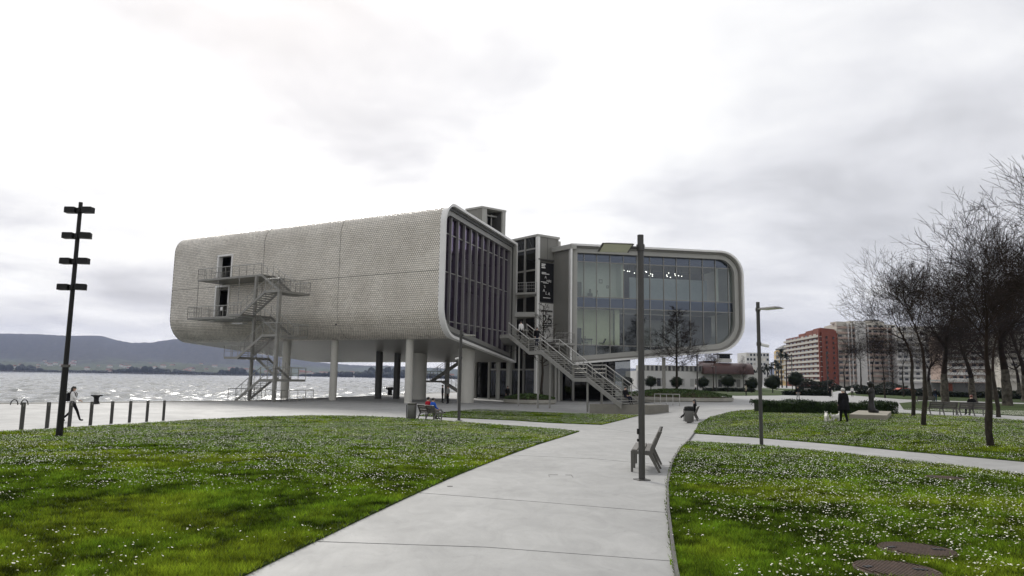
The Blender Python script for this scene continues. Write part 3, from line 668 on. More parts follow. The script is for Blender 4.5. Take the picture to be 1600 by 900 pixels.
def facade(fr, inner, us, zs, w, root_part, gm, mull_w=0.11, mull_d=0.24, tr_h=0.10, mm=None, trans_proud=0.03):
    mm = mm or M_MULL; inner = ccw(inner); big = 100
    for i in range(len(us) - 1):
        for j in range(len(zs) - 1):
            P = clip_poly(rect(us[i] + 0.02, us[i + 1] - 0.02, zs[j] + 0.02, zs[j + 1] - 0.02), inner)
            if len(P) < 3: continue
            Q = [P[0]]
            for q in P[1:]:
                if (q - Q[-1]).length > 1e-3: Q.append(q)
            if len(Q) < 3: continue
            mb = MB(); mb.add([fr.p(q.x, q.y, w) for q in Q], [tuple(range(len(Q)))])
            mb.build('glass_pane', gm(i, j) if callable(gm) else gm, root_part)
    for u in us[1:-1]:
        P = clip_poly(rect(u - mull_w / 2, u + mull_w / 2, -big, big), inner)
        if len(P) < 3: continue
        mb = MB(); mb.prism([fr.p(q.x, q.y, w - mull_d) for q in P], (fr.d * (mull_d + 0.06)).to_3d() if len(fr.d) == 2 else fr.d * (mull_d + 0.06)); mb.build('mullion', mm, root_part)
    for z in zs[1:-1]:
        P = clip_poly(rect(-big, big, z - tr_h / 2, z + tr_h / 2), inner)
        if len(P) < 3: continue
        mb = MB(); mb.prism([fr.p(q.x, q.y, w - trans_proud - 0.03) for q in P], fr.d * (trans_proud + 0.09)); mb.build('transom', mm, root_part)

museum = thing('museum_building', 'large museum of two raised volumes, one clad in pale ceramic discs, the other glazed', 'building', (0, 75, PZ))

# ---- tiled gallery (left volume)
nN = at(687, 430, 61); nL = at(269, 450, 80); nR = at(801.5, 460, 77.8)
Nw, Lw, Rw = (Vector((q.x, q.y, 0)) for q in (nN, nL, nR))
AX = (Rw - Nw); UW = AX.length; AX.normalize(); DW = (Lw - Nw); WL = DW.length; DW.normalize()
FW = Frame(Nw, AX, DW)
ZT, ZB = at(705, 319, 62.5).z, at(703, 520, 62.5).z - 0.15
ZBR = at(801, 566, 77.6).z; ZTR = at(803, 381, 77.6).z
print('west', Nw, Lw, Rw, UW, WL, 'z', ZT, ZB, ZBR, ZTR)
RT, RB = 1.9, 2.7
def wprof(d=0.0, rt=RT, rb=RB, n=10, ur=None):
    ur = UW if ur is None else ur
    return fillet([(ur - d, ZTR - d), (d, ZT - d), (d, ZB + d), (ur - d, ZBR + d)], [0.06, max(0.1, rt - d), max(0.1, rb - d), 0.06], n)
NF = 10
P0 = wprof(0)
# parametrised outer skin: from roof edge round the tiled side to the soffit
side = P0[NF + 1: 3 * (NF + 1)]                       # arc top, arc bottom
side = [Vector((5.2, ZT + (ZTR - ZT) * 5.2 / UW))] + side
cum = [0.0]
for a, b in zip(side, side[1:]): cum.append(cum[-1] + (b - a).length)
SL = cum[-1]
def S(s, w):
    s = min(max(s, 0), SL - 1e-6); k = 0
    while k < len(cum) - 2 and cum[k + 1] <= s: k += 1
    f = (s - cum[k]) / (cum[k + 1] - cum[k]); q = side[k] + (side[k + 1] - side[k]) * f; tg = (side[k + 1] - side[k]).normalized()
    nrm2 = Vector((-tg.y, tg.x))          # sign fixed below
    pos = FW.p(q.x, q.y, w); tv = (AX * tg.x + Vector((0, 0, tg.y))); nv = DW.cross(tv).normalized()
    out_ref = pos - FW.p(6, (ZT + ZB) / 2, w)
    if nv.dot(out_ref) < 0: nv = -nv
    return pos, tv.normalized(), nv
s_of_z = lambda z: next((cum[k] + (cum[k + 1] - cum[k]) * (side[k].y - z) / (side[k].y - side[k + 1].y) for k in range(len(cum) - 1) if side[k].y >= z > side[k + 1].y and side[k].x < 2.7), SL)
# door openings on the tiled side
def w_of_px(px):
    lo, hi = 0.0, WL
    for _ in range(50):
        mid = (lo + hi) / 2; q = FW.p(0, 8, mid); 
        cx_ = (Vector(q) - Vector((0, 0, CAM_Z))); ppx = 800 + F_PX * cx_.dot(_X) / cx_.dot(_f)
        if ppx > px: lo = mid
        else: hi = mid
    return lo
DZ1, DZ2 = 11.25, 7.25
doors = [(w_of_px(358) , w_of_px(338), s_of_z(DZ1 + 2.85), s_of_z(DZ1)), (w_of_px(356), w_of_px(337.5), s_of_z(DZ2 + 3.55), s_of_z(DZ2))]
print('doors', doors, SL)
wcuts = sorted(set([0.0, WL] + [round(WL * i / 40, 3) for i in range(41)] + [d[0] for d in doors] + [d[1] for d in doors]))
scuts = sorted(set(cum + [d[2] for d in doors] + [d[3] for d in doors]))
mb = MB(); idx = {}
for i, s in enumerate(scuts):
    for j, w in enumerate(wcuts): idx[i, j] = len(mb.v); mb.v.append(tuple(S(s, w)[0]))
for i in range(len(scuts) - 1):
    for j in range(len(wcuts) - 1):
        sm, wm_ = (scuts[i] + scuts[i + 1]) / 2, (wcuts[j] + wcuts[j + 1]) / 2
        if any(d[0] < wm_ < d[1] and d[2] < sm < d[3] for d in doors): continue
        mb.f.append((idx[i, j], idx[i, j + 1], idx[i + 1, j + 1], idx[i + 1, j])); mb.m.append(0)
tiled = mb.build('tiled_skin', M_BACK, museum, smooth=True)
# ceramic discs: real shallow domes, far too small to pick apart one by one
seam_w = [w_of_px(528), w_of_px(408)]; seam_s = [s_of_z(10.9)]
SP = 0.215; rows_ = int(SL / (SP * 0.866)); VV = []; TT = []; rd = random.Random(5)
for i in range(rows_):
    s = (i + 0.5) * SL / rows_
    pos0, tv, nv = S(s, 0)
    k = int(WL / SP)
    for j in range(k):
        w = (j + 0.5 + (0.5 if i % 2 else 0.0)) * SP
        if w > WL - 0.1: continue
        if any(d[0] - 0.12 < w < d[1] + 0.12 and d[2] - 0.12 < s < d[3] + 0.12 for d in doors): continue
        c = pos0 + DW * w; r = SP * 0.47; tilt = rd.gauss(0, 0.05); tilt2 = rd.gauss(0, 0.05)
        b = len(VV); VV.append(c + nv * 0.056)
        for q in range(8):
            a = 2 * math.pi * q / 8 + 0.39; e1, e2 = math.cos(a) * r, math.sin(a) * r
            VV.append(c + DW * e1 + tv * e2 + nv * (0.034 + tilt * e1 + tilt2 * e2))
        for q in range(8): TT.append((b, b + 1 + q, b + 1 + (q + 1) % 8))
off = ORG[museum]
VV = np.array([tuple(v - off) for v in VV]); TT = np.array(TT)
a = VV[TT[0]]; 
if np.dot(np.cross(a[1] - a[0], a[2] - a[0]), np.array(S(0.1, 0)[2])) < 0: TT = TT[:, ::-1]
dsk = np_mesh('ceramic_discs', VV, TT, M_DISC, parent=tiled); dsk['kind'] = 'stuff'; print('discs', len(VV) // 9)
mb = MB()
for w in seam_w:
    for k in range(len(cum) - 1):
        p0, t0, n0 = S(cum[k] + 1e-4, w); p1, t1, n1 = S(cum[k + 1] - 1e-4, w); mb.para(p0 + n0 * 0.03, p1 - p0, DW * 0.035, n0 * 0.035)
for s in seam_s:
    p0, t0, n0 = S(s, 0.1)
    segs = [0.1] + sorted([d for dd in doors if dd[2] < s < dd[3] for d in (dd[0] - .2, dd[1] + .2)]) + [WL]
    for q in range(0, len(segs), 2): mb.para(S(s, segs[q])[0] + n0 * 0.03, DW * (segs[q + 1] - segs[q]), t0 * 0.035, n0 * 0.035)
mb.build('panel_seam', M_GREYP, tiled)
for (w0, w1, s0, s1) in doors:
    mb = MB(); ks = [s0] + [c for c in cum if s0 < c < s1] + [s1]
    for a, b in zip(ks, ks[1:]):
        for w in (w0 - 0.2, w1):
            p0, t0, n0 = S(a + 1e-4, w); p1, t1, n1 = S(b - 1e-4, w); mb.para(p0 - n0 * 0.35, p1 - p0, DW * 0.2, n0 * 0.52)
    for s in (s0 - 0.18,):
        p0, t0, n0 = S(s, w0 - 0.2); mb.para(p0 - n0 * 0.35, t0 * 0.18, DW * (w1 - w0 + 0.4), n0 * 0.52)
    mb.build('door_frame', M_WHITE, tiled)
    mb = MB(); p0, t0, n0 = S(s0, w0); zb = S(s1, w0)[0].z; inn = Vector((AX.x, AX.y, 0)) * 1.6
    mb.para(Vector((p0.x, p0.y, zb)) + inn, DW * (w1 - w0), inn * 0.03, (0, 0, p0.z - zb)); mb.build('door_leaf', M_DARKIN, tiled)
# roof, soffit, hidden inner side, far end
URL = 27.0
def uR(w): return UW + (URL - UW) * (w / WL)
def zBR(w): return ZBR + (ZB - ZBR) * 0.06 * (w / WL)
mb = MB(); kk = 24
for i in range(kk + 1):
    w = WL * i / kk
    mb.v += [tuple(FW.p(5.2, ZT + (ZTR - ZT) * 5.2 / UW, w)), tuple(FW.p(uR(w), ZTR, w))]
for i in range(kk): mb.f.append((2 * i, 2 * i + 1, 2 * i + 3, 2 * i + 2)); mb.m.append(0)
mb.build('roof', M_GREYL, museum)
mb = MB(); bs = side[-1]
for i in range(kk + 1):
    w = WL * i / kk
    for q in range(9): mb.v.append(tuple(FW.p(bs.x + (uR(w) - bs.x) * q / 8, bs.y + (zBR(w) - bs.y) * q / 8, w)))
for i in range(kk):
    for q in range(8): a = i * 9 + q; mb.f.append((a, a + 9, a + 10, a + 1)); mb.m.append(0)
soff = mb.build('soffit', M_SOFFIT, museum, smooth=True)
mb = MB()
for i in range(kk + 1): w = WL * i / kk; mb.v += [tuple(FW.p(uR(w), ZTR, w)), tuple(FW.p(uR(w), zBR(w), w))]
for i in range(kk): mb.f.append((2 * i, 2 * i + 1, 2 * i + 3, 2 * i + 2)); mb.m.append(0)
mb.build('inner_wall', M_GREYP, museum)
mb = MB(); pe = fillet([(URL, ZTR), (0, ZT), (0, ZB), (URL, zBR(WL))], [.06, RT, RB, .06]); mb.add([FW.p(q.x, q.y, WL) for q in pe], [tuple(range(len(pe)))]); mb.build('end_wall', M_GREYL, museum)
# glazed end: rim, reveal, mullions, panes
wface = MB(); ring(FW, wprof(-0.06), wprof(0.17), -0.5, 0.06, wface); wf = wface.build('tiled_gallery_rim', M_WHITE, museum, smooth=True, auto=35)
mb = MB(); ring(FW, wprof(0.15), wprof(0.5), -0.15, 0.4, mb); mb.build('shadow_gap_frame', M_GREYD, museum, smooth=True, auto=35)
mb = MB(); ring(FW, wprof(0.42), wprof(0.95), -0.02, 0.5, mb); gf = mb.build('glazing_frame', M_MULL, museum, smooth=True, auto=35)
us = [0.9 + (UW - 1.8) * i / 11 for i in range(12)]; us[0] = 0; us[-1] = UW
facade(FW, wprof(0.93), us, [-5, 6.65, 11.0, 14.45, 30], 0.38, gf, G_WEST, mull_w=0.135, mull_d=0.26)
mb = MB(); mb.para(FW.p(UW - 0.42, ZBR + 0.1, -0.5), AX * 0.36, DW * 0.5, (0, 0, ZTR - ZBR - 0.4)); mb.build('corner_post', M_GREYL, gf)
# interior of the tiled gallery: floor slab, partitions, lift shaft
mb = MB(); mb.para(FW.p(0.4, 10.55, 0.7), AX * (UW - 0.8), DW * 30, (0, 0, 0.45)); mb.build('floor_slab', M_GREYP, museum)
for (u, w, L, z0, z1, mt) in ((2.0, 5.0, 5.5, 11.02, 15, M_GREYD), (11.0, 3.2, 5.0, 6.6, 10.5, M_BWHITE), (12.5, 4.0, 4.0, 11.02, 14.2, M_BWHITE), (3.5, 7.0, 7.0, 6.3, 10.5, M_GREYD)):
    mb = MB(); mb.para(FW.p(u, z0, w), AX * L, DW * 0.2, (0, 0, z1 - z0)); mb.build('partition_wall', mt, museum)
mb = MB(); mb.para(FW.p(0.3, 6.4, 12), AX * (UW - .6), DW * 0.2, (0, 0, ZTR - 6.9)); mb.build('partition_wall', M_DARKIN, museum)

# ---- columns under the tiled gallery
def soffit_z(x, y):
    q = Vector((x, y, 0)) - Nw; det = AX.x * DW.y - AX.y * DW.x; u = (q.x * DW.y - q.y * DW.x) / det; w = (AX.x * q.y - AX.y * q.x) / det
    if u < bs.x: return ZB
    return bs.y + (zBR(w) - bs.y) * (u - bs.x) / (uR(w) - bs.x)
def column(px, py, r, sy=1.0, mt=None):
    p = gp(px, py)
    if py < 0:                      # stand on the line -py metres inside the tiled face
        q0 = Nw + AX * -py; dv = ray(px, 570); dv = Vector((dv.x, dv.y, 0)); det = dv.x * DW.y - dv.y * DW.x; k_ = (q0.x * DW.y - q0.y * DW.x) / det; p = dv * k_; p.z = PZ
    z1 = soffit_z(p.x, p.y) + 0.15; mb = MB()
    mb.lathe((p.x, p.y, PZ - 0.05), [(r, 0), (r, z1 - PZ + .05)], 28, sx=1, sy=sy); mb.build('column', mt or M_COLUMN, museum, smooth=True, auto=40)
for a in ((522, -2.9, .36), (639.5, -2.9, .36), (447, -2.9, .42)): column(*a)
for a in ((590.5, 622.5, .38), (619, 622.8, .36)): column(*a, mt=M_GREYD)
for px, py, r, s in ((654, 624, 0.78, 1.3), (727, 629, 0.82, 1.5)): column(px, py, r, s)

# ---- glazed gallery (right volume)
e0, e1 = at(889, 470, 77.5), at(1157.5, 470, 81.3)
E0, E1 = Vector((e0.x, e0.y, 0)), Vector((e1.x, e1.y, 0)); AE = (E1 - E0); EL = AE.length; AE.normalize(); DE = Vector((-AE.y, AE.x, 0)); FE = Frame(E0, AE, DE)
EZT = at(890, 382.5, 77.5).z; EZTR = at(1125, 396, 81).z; EZB = at(890, 569, 77.5).z; EZBR = at(1118, 550, 81).z
print('east', E0, E1, EL, EZT, EZTR, EZB, EZBR)
def eprof(d=0.0, n=10):
    return fillet([(d if d < 0.1 else d, EZT - d), (d, EZB + d), (EL - d, EZBR + 0.25 + d), (EL - d, EZTR + 0.12 - d)], [0.06, 0.06, max(.1, 3.5 - d), max(.1, 2.7 - d)], n)
ED = 24.0
pe = eprof(0.12); mb = MB(); n_ = len(pe)
for q in pe: mb.v += [tuple(FE.p(q.x, q.y, 0.1)), tuple(FE.p(q.x, q.y, ED))]
for i in range(n_): j = (i + 1) % n_; mb.f.append((2 * i, 2 * j, 2 * j + 1, 2 * i + 1)); mb.m.append(0)
mb.build('white_shell', M_WHITE, museum, smooth=True, auto=35)
def ring_e(d0, d1, w0, w1, name, mat, parent):
    mb = MB(); ring(FE, eprof(d0), eprof(d1), w0, w1, mb); return mb.build(name, mat, parent, smooth=True, auto=35)
er = ring_e(-0.05, 0.16, -0.75, 0.3, 'glazed_gallery_rim', M_WHITE, museum)
ring_e(0.13, 0.36, -0.45, 0.3, 'shadow_gap_frame', M_GREYP, museum)
eg = ring_e(0.33, 0.86, -0.25, 0.45, 'glazing_frame', M_GREYL, museum)
mpx = [901, 912, 932, 953, 974, 995, 1015.5, 1037, 1057, 1078, 1098, 1118, 1138]
def u_of(px):
    d = ray(px, 470); c = Vector((0, 0, CAM_Z)); o_ = FE.p(0, 0, 0.3); nn = Vector((DE.x, DE.y, 0)); tt = (o_ - c).dot(nn) / d.dot(nn); q = c + d * tt; return (q - o_).dot(AE)
us = [0.62] + [u_of(p) for p in mpx[1:]] + [EL]
zsE = [-5, 5.45, 9.55, 10.7, 14.6, 30]
clipE = [Vector((max(q.x, 0.62), q.y)) for q in eprof(0.84)]
facade(FE, clipE, us, zsE, 0.30, eg, lambda i, j: G_SPAN if j in (2, 4) else G_EAST, mull_w=0.075, mull_d=0.10, tr_h=0.09)
# corner pier and returning side wall of the glazed gallery
mb = MB(); mb.para(FE.p(0.02, EZB + 0.25, -0.15), AE * 0.85, DE * 0.5, (0, 0, EZT - EZB - 0.75)); pier = mb.build('corner_pier', M_GREYL, museum)
mb = MB(); 
for z in (14.7, 10.7, 9.6, 5.5): mb.para(FE.p(0.0, z, -0.17), AE * 0.87, DE * 0.03, (0, 0, 0.03))
mb.build('panel_seam', M_GREYD, pier)
dl = Vector((-0.60, 0.80, 0)); mb = MB(); mb.para(FE.p(0.0, EZB + 0.2, -0.1), dl * 5.0, AE * 0.4 + DE * .3, (0, 0, EZT - EZB - 0.75)); mb.build('return_wall', M_GREYP, museum)
mb = MB(); mb.para(FE.p(-0.06, EZT - 0.55, -0.75), dl * 5.0, AE * 0.7, (0, 0, 0.52)); mb.build('return_cornice', M_GREYL, museum)
# interior of the glazed gallery
for z, h in ((9.62, 1.0), (15.0, 0.25)):
    mb = MB(); zz0 = z; mb.para(FE.p(0.7, zz0, 0.75), AE * (EL - (1.4 if z > 9 else 6)), DE * 14, (0, 0, h)); mb.build('floor_slab', M_GREYP, museum)
M_PALE = pbr('pale_gallery_wall', (0.80, 0.82, 0.76), 0.8, var=0.04); M_PALEG = pbr('pale_green_wall', (0.74, 0.75, 0.55), 0.8, var=0.05); M_DIMW = pbr('dim_white_wall', (0.40, 0.44, 0.50), 0.7, var=0.05); M_NAVYW = pbr('navy_wall', (0.05, 0.05, 0.085), 0.8, var=0.1)  # blue-grey one is a whitish wall, its dimness put into the colour
def iw(pa, pb, w, z0, z1, mt, th=0.15):
    a, b = u_of(pa), u_of(pb); mb = MB(); mb.para(FE.p(a, z0, w), AE * (b - a), DE * th, (0, 0, z1 - z0)); mb.build('partition_wall', mt, museum)
iw(903, 975, 2.6, 10.7, 14.95, M_PALE); iw(974, 977, 0.8, 10.7, 14.95, M_PALE, 2.0); iw(977, 1142, 7.0, 10.7, 14.95, M_NAVYW); iw(997, 1122, 3.0, 10.7, 13.5, M_DIMW); iw(1132, 1137, 2.5, 10.7, 14.9, M_PALE, .3)
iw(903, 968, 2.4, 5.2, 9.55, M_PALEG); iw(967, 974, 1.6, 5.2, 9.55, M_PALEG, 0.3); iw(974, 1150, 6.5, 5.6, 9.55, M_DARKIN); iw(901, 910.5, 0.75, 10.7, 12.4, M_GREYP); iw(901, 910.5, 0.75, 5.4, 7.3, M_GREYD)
iw(1020, 1090, 5.0, 5.5, 8.8, M_GREYP)
P = clip_poly(rect(0.7, EL - .9, -5, 5.5), ccw(clipE)); mb = MB(); mb.prism([FE.p(q.x, q.y, 1.3) for q in P], DE * .1); mb.build('partition_wall', M_DARKIN, museum)  # dark panel added so the lowest glass row looks unlit inside
# gallery spotlights that show lit through the glass
m, n, l, o = new_mat('lit_spot'); e = N(n, 'ShaderNodeEmission', inp={'Strength': 6.0}); e.inputs[0].default_value = (1, 0.97, 0.92, 1); l.new(e.outputs[0], o.inputs[0])
for px, z, w in ((978, 14.02, 2.2), (981, 14.0, 2.2), (984, 13.95, 2.2), (991, 13.9, 2.4), (994, 13.88, 2.4), (1003, 13.75, 2.6), (1020, 13.95, 2.4), (1021.5, 13.9, 2.4), (1030, 13.78, 2.8), (1033, 13.72, 2.8), (1029, 13.6, 3), (1034, 13.55, 3), (1057, 13.9, 2.4), (1056, 13.72, 2.8), (1058, 13.6, 3), (1063, 13.5, 3), (1068, 13.85, 2.6), (1070, 13.7, 2.8), (1075, 13.7, 2.8), (1080, 13.66, 2.8)):
    mb = MB(); q = FE.p(u_of(px), z + 0.42, w); mb.tube(q, q + Vector((0, -0.04, -0.2)), 0.05, 0.055, 8, 0); mb.tube(q + Vector((0, 0, 0)), q + Vector((0, 0, 0.5)), 0.02, None, 4, 0); mb.tube(q + Vector((0, -0.04, -0.2)), q + Vector((0, -0.045, -0.23)), 0.05, None, 8, 1); mb.build('spotlight', [M_BLACK, m], museum)
# furniture seen in the pale rooms
def chair_in(px, z, w, flip):
    mb = MB(); q = FE.p(u_of(px), z, w); a = AE * (1 if flip else -1)
    mb.para(q + Vector((0, 0, .42)), a * 0.55, DE * 0.5, (0, 0, 0.06)); mb.para(q + a * 0.5 + Vector((0, 0, .45)), a * 0.22 + Vector((0, 0, .5)), DE * 0.5, a * 0.05)
    for du in (0.03, 0.5): 
        for dw in (0.03, 0.45): mb.tube(q + a * du + DE * dw, q + a * du + DE * dw + Vector((0, 0, 0.43)), 0.02, None, 5)
    return mb.build('lounge_chair', M_BLACK, label=None)
c1 = chair_in(923, 5.3, 1.2, False); prop(c1, 'black lounge chair inside the lower pale room, facing right beside a table', 'chair', 'chairs in the lower pale room'); c2_ = chair_in(941, 5.3, 1.2, True); prop(c2_, 'black lounge chair inside the lower pale room, farthest right', 'chair', 'chairs in the lower pale room')
mb = MB(); q = FE.p(u_of(920), 5.3, 2.0); mb.para(q + Vector((0, 0, .85)), AE * 1.0, DE * .4, (0, 0, .07)); mb.tube(q + AE * .1, q + AE * .1 + Vector((0, 0, 1.2)), .03, None, 5); mb.tube(q + AE * .85, q + AE * .85 + Vector((0, 0, .86)), .03, None, 5); mb.build('side_table', M_BLACK, label='dark table against the wall of the lower pale room', cat='table')
mb = MB(); q = FE.p(u_of(938.5), 10.72, 1.6)
for k in range(3): a = 2.1 * k + .3; mb.tube(q + Vector((.28 * math.cos(a), .28 * math.sin(a), 0)), q + Vector((0, 0, .72)), .015, None, 5)
mb.box(q + Vector((0, 0, .82)), (.12, .2, .18)); mb.build('tripod', M_BLACK, label='black tripod with a small camera in the upper pale room', cat='tripod')
for i, (px, py, s) in enumerate(((945.5, 445, .42), (957.5, 452.5, .3))):
    u = u_of(px); z = at(px, py, 82).z; mb = MB(); mb.para(FE.p(u, z, 2.52), AE * s, DE * .05, (0, 0, s * 1.1)); mb.para(FE.p(u + .08, z + .1, 2.50), AE * (s - .16), DE * .03, (0, 0, s * 1.1 - .2), 1); mb.build('wall_picture', [M_GREYL, M_WHITE], label=['pale framed picture on the upper room wall, larger one', 'smaller pale framed picture on the upper room wall'][i], cat='picture')
mb = MB(); q = FE.p(u_of(929), 10.72, 2.0); mb.box(q + Vector((0, 0, .3)), (.55, .4, .6)); mb.box(q + Vector((0, 0.02, .85)), (.22, .2, .5)); mb.build('display_stand', M_GREYP, label='grey display stand on the floor of the upper pale room', cat='stand')
# column and lobby under the glazed gallery
p = gp(1037.5, 613.5); mb = MB(); mb.lathe((p.x, p.y, PZ), [(.33, 0), (.33, 6.6)], 24); mb.build('column', M_GREYP, museum, smooth=True, auto=40)

# ---- central tower
C0 = at(840, 400, 78.2); C0 = Vector((C0.x, C0.y, 0)); ta = Vector((-2.9, 3.5, 0)).normalized(); tb = Vector((2.15, 1.5, 0)).normalized()
TZ = at(842, 366, 78.2).z; LA, LB = 8.5, 2.85
def tower_pt(a, b, z): return C0 + ta * a + tb * b + Vector((0, 0, z))
mb = MB(); mb.para(tower_pt(0.2, 0.12, PZ), ta * (LA - .4), tb * (LB - 0.1), (0, 0, 0.3)); mb.para(tower_pt(-0.12, -0.12, TZ - 0.22), ta * (LA + .2), tb * (LB + .3), (0, 0, 0.24)); mb.build('tower_roof', M_GREYL, museum)
mb = MB(); mb.para(tower_pt(0.0, 0.3, 14.95), tb * (LB - 0.2), ta * 2.2, (0, 0, TZ - 15.15)); tp = mb.build('tower_panel', M_GREYP, museum)
mb = MB(); mb.para(tower_pt(-0.02, 1.35, 14.95), tb * 0.03, ta * 0.05, (0, 0, TZ - 15.2)); mb.para(tower_pt(-0.1, 0.1, 14.8), tb * (LB + .1), ta * 0.2, (0, 0, 0.12)); mb.build('panel_seam', M_GREYD, tp)
mb = MB(); mb.para(tower_pt(0.25, 0.3, PZ), tb * (LB - 0.2), ta * 0.3, (0, 0, 15.6)); mb.build('tower_panel', M_GREYP, museum)
for (a, b, wd, mt) in ((-0.05, -0.05, .34, M_WHITE), (2.05, -0.03, .22, M_MULL), (4.2, -0.03, .3, M_GREYL), (6.4, -0.03, .22, M_MULL), (8.2, -0.03, .3, M_GREYL), (-0.02, LB - .2, .22, M_GREYP)):
    mb = MB(); mb.para(tower_pt(a, b, PZ), ta * wd, tb * wd, (0, 0, TZ - PZ - 0.2)); mb.build('tower_post', mt, museum)
for z in (16.0, 13.6, 10.9, 8.7, 5.5, 2.6):
    mb = MB(); mb.para(tower_pt(0.2, 0.02, z), ta * (LA - .3), tb * 0.16, (0, 0, 0.18)); mb.build('tower_beam', M_MULL, museum)
mb = MB()
for k, (a0, a1) in enumerate(((0.3, 1.0), (1.0, 1.7), (1.7, 2.1), (2.3, 2.9), (2.9, 3.5), (3.5, 4.2))):
    z0, z1 = 16.1, TZ - 0.25; mb.tube(tower_pt(a0, 0.15, z0 if k % 2 else z1), tower_pt(a1, 0.15, z1 if k % 2 else z0), 0.055, None, 5); mb.tube(tower_pt(a0, 0.15, z0), tower_pt(a0, 0.15, z1), 0.05, None, 5)
mb.build('tower_truss', M_MULL, museum)
for a0, a1 in ((0.3, 2.05), (2.27, 4.2), (4.5, 6.4), (6.62, 8.2)):
    for z0, z1 in ((13.78, 16.0), (11.08, 13.6), (16.18, TZ - .25), (PZ + .1, 2.6)):
        mb = MB(); mb.add([tower_pt(a0, .1, z0), tower_pt(a1, .1, z0), tower_pt(a1, .1, z1), tower_pt(a0, .1, z1)], [(0, 1, 2, 3)]); mb.build('tower_glass', G_DARK, museum)
mb = MB(); mb.para(tower_pt(0.4, 1.8, PZ), ta * (LA - .6), tb * 0.2, (0, 0, TZ - PZ - .24)); mb.para(tower_pt(LA - .4, .3, PZ), ta * .2, tb * 1.6, (0, 0, TZ - PZ - .24)); mb.build('tower_core', M_DARKIN, museum)
mb = MB(); mb.para(tower_pt(0.5, LB + 0.25, 13), ta * 3.5, tb * .6, (0, 0, TZ - 13 - .3)); mb.build('lift_shaft_box', M_GREYL, museum)
# banners on the tower
def tower_text(txt, b, z, size, mat, parent, rot=0.0):
    cu = bpy.data.curves.new('txt', 'FONT'); cu.body = txt; cu.size = size; cu.extrude = 0.006; ob = bpy.data.objects.new('t', cu); col.objects.link(ob)
    dg = bpy.context.evaluated_depsgraph_get(); me = bpy.data.meshes.new_from_object(ob.evaluated_get(dg)); bpy.data.objects.remove(ob)
    Z = Vector((0, 0, 1)); nrm = tb.cross(Z); rm = Matrix((tb, Z, nrm)).transposed().to_4x4(); me.transform(Matrix.Rotation(rot, 4, 'Z')); me.transform(rm); me.transform(Matrix.Translation(tower_pt(-0.045, b, z) - ORG[museum])); me.materials.clear(); me.materials.append(mat)
    o = bpy.data.objects.new('lettering', me); col.objects.link(o); o.parent = parent; return o
zf = lambda py: at(855, py, 79.0).z
mb = MB(); mb.para(tower_pt(0.02, 0.42, zf(472)), tb * 1.95, ta * 0.06, (0, 0, zf(411) - zf(472))); bn1 = mb.build('banner', M_BLACK, museum, label='black exhibition banner with white lettering')
mb = MB(); mb.para(tower_pt(0.02, 0.42, zf(534)), tb * 1.95, ta * 0.06, (0, 0, zf(474) - zf(534))); bn2 = mb.build('banner', M_BWHITE, museum, label='white banner with a large dark 25')
def bars(parent, mat, L):
    for b, py, wdt, hgt in L:
        mb = MB(); mb.para(tower_pt(-0.002, b, zf(py)), tb * wdt, ta * 0.02, (0, 0, hgt)); mb.build('print_line', mat, parent)
bars(bn1, M_WHITE, [(.58, 414.5, .55, .13), (.58, 417, .45, .13), (.58, 419.8, .52, .13), (.62, 427, .60, .08), (.62, 429, 1.05, .09), (.5, 441.5, .8, .06), (.8, 443, .75, .06), (.85, 466, 1.0, .07)])
tower_text('A', .98, zf(435.5), .42, M_WHITE, bn1); tower_text('NRI', 1.25, zf(441), .40, M_WHITE, bn1); tower_text('S', .95, zf(450.5), .42, M_WHITE, bn1, .3); tower_text('A', .75, zf(456.5), .45, M_WHITE, bn1); tower_text('L A', 1.1, zf(460), .45, M_WHITE, bn1, -.15)
tower_text('25', .68, zf(506.5), 1.45, M_BLACK, bn2); bars(bn2, M_GREYD, [(.62, 487.5, 1.55, .2), (.70, 510, 1.4, .16), (.8, 516, .9, .06), (.8, 519, .7, .06)])
# rooftop lift box on the tiled gallery
q0 = at(752.5, 360, 76.5); q0 = Vector((q0.x, q0.y, 0)); ra = Vector((-0.80, 0.60, 0)); rb = Vector((0.80, 0.60, 0)); zt_ = at(752.5, 322, 76.5).z
mb = MB(); mb.para(q0 + Vector((0, 0, 14)), ra * 2.1, rb * .3, (0, 0, zt_ - 14 - .2)); rbx = mb.build('roof_lift_housing', M_GREYP, museum)
mb = MB(); mb.para(q0 + ra * -0.1 + rb * -.1 + Vector((0, 0, zt_ - .2)), ra * 2.4, rb * 3.3, (0, 0, .2)); mb.build('housing_roof', M_GREYL, rbx)
mb = MB(); mb.para(q0 + ra * 2.1 + Vector((0, 0, 14)), ra * .15, rb * 3.0, (0, 0, zt_ - 14.2)); mb.para(q0 + rb * 2.75 + ra * 0.15 + Vector((0, 0, 14)), ra * 1.9, rb * .25, (0, 0, zt_ - 14.2)); mb.build('housing_wall', M_GREYD, rbx)
for b in (0.02, 2.75): mb = MB(); mb.para(q0 + rb * b + ra * -.04 + Vector((0, 0, 14)), rb * (.6 if b < 1 else .42), ra * .35, (0, 0, zt_ - 14.2)); mb.build('housing_post', M_GREYL, rbx)
mb = MB(); 
for b in (1.2, 1.6, 2.2): mb.tube(q0 + rb * b + ra * 1.0 + Vector((0, 0, 15)), q0 + rb * b + ra * 1.0 + Vector((0, 0, zt_ - .5)), .09, None, 6)
mb.para(q0 + rb * .8 + ra * .7 + Vector((0, 0, zt_ - .8)), rb * 1.9, ra * .3, (0, 0, .16)); mb.build('lift_machinery', M_MULL, rbx)
# seen-through bright slot of that housing is open to the sky behind: side opening left between the two walls

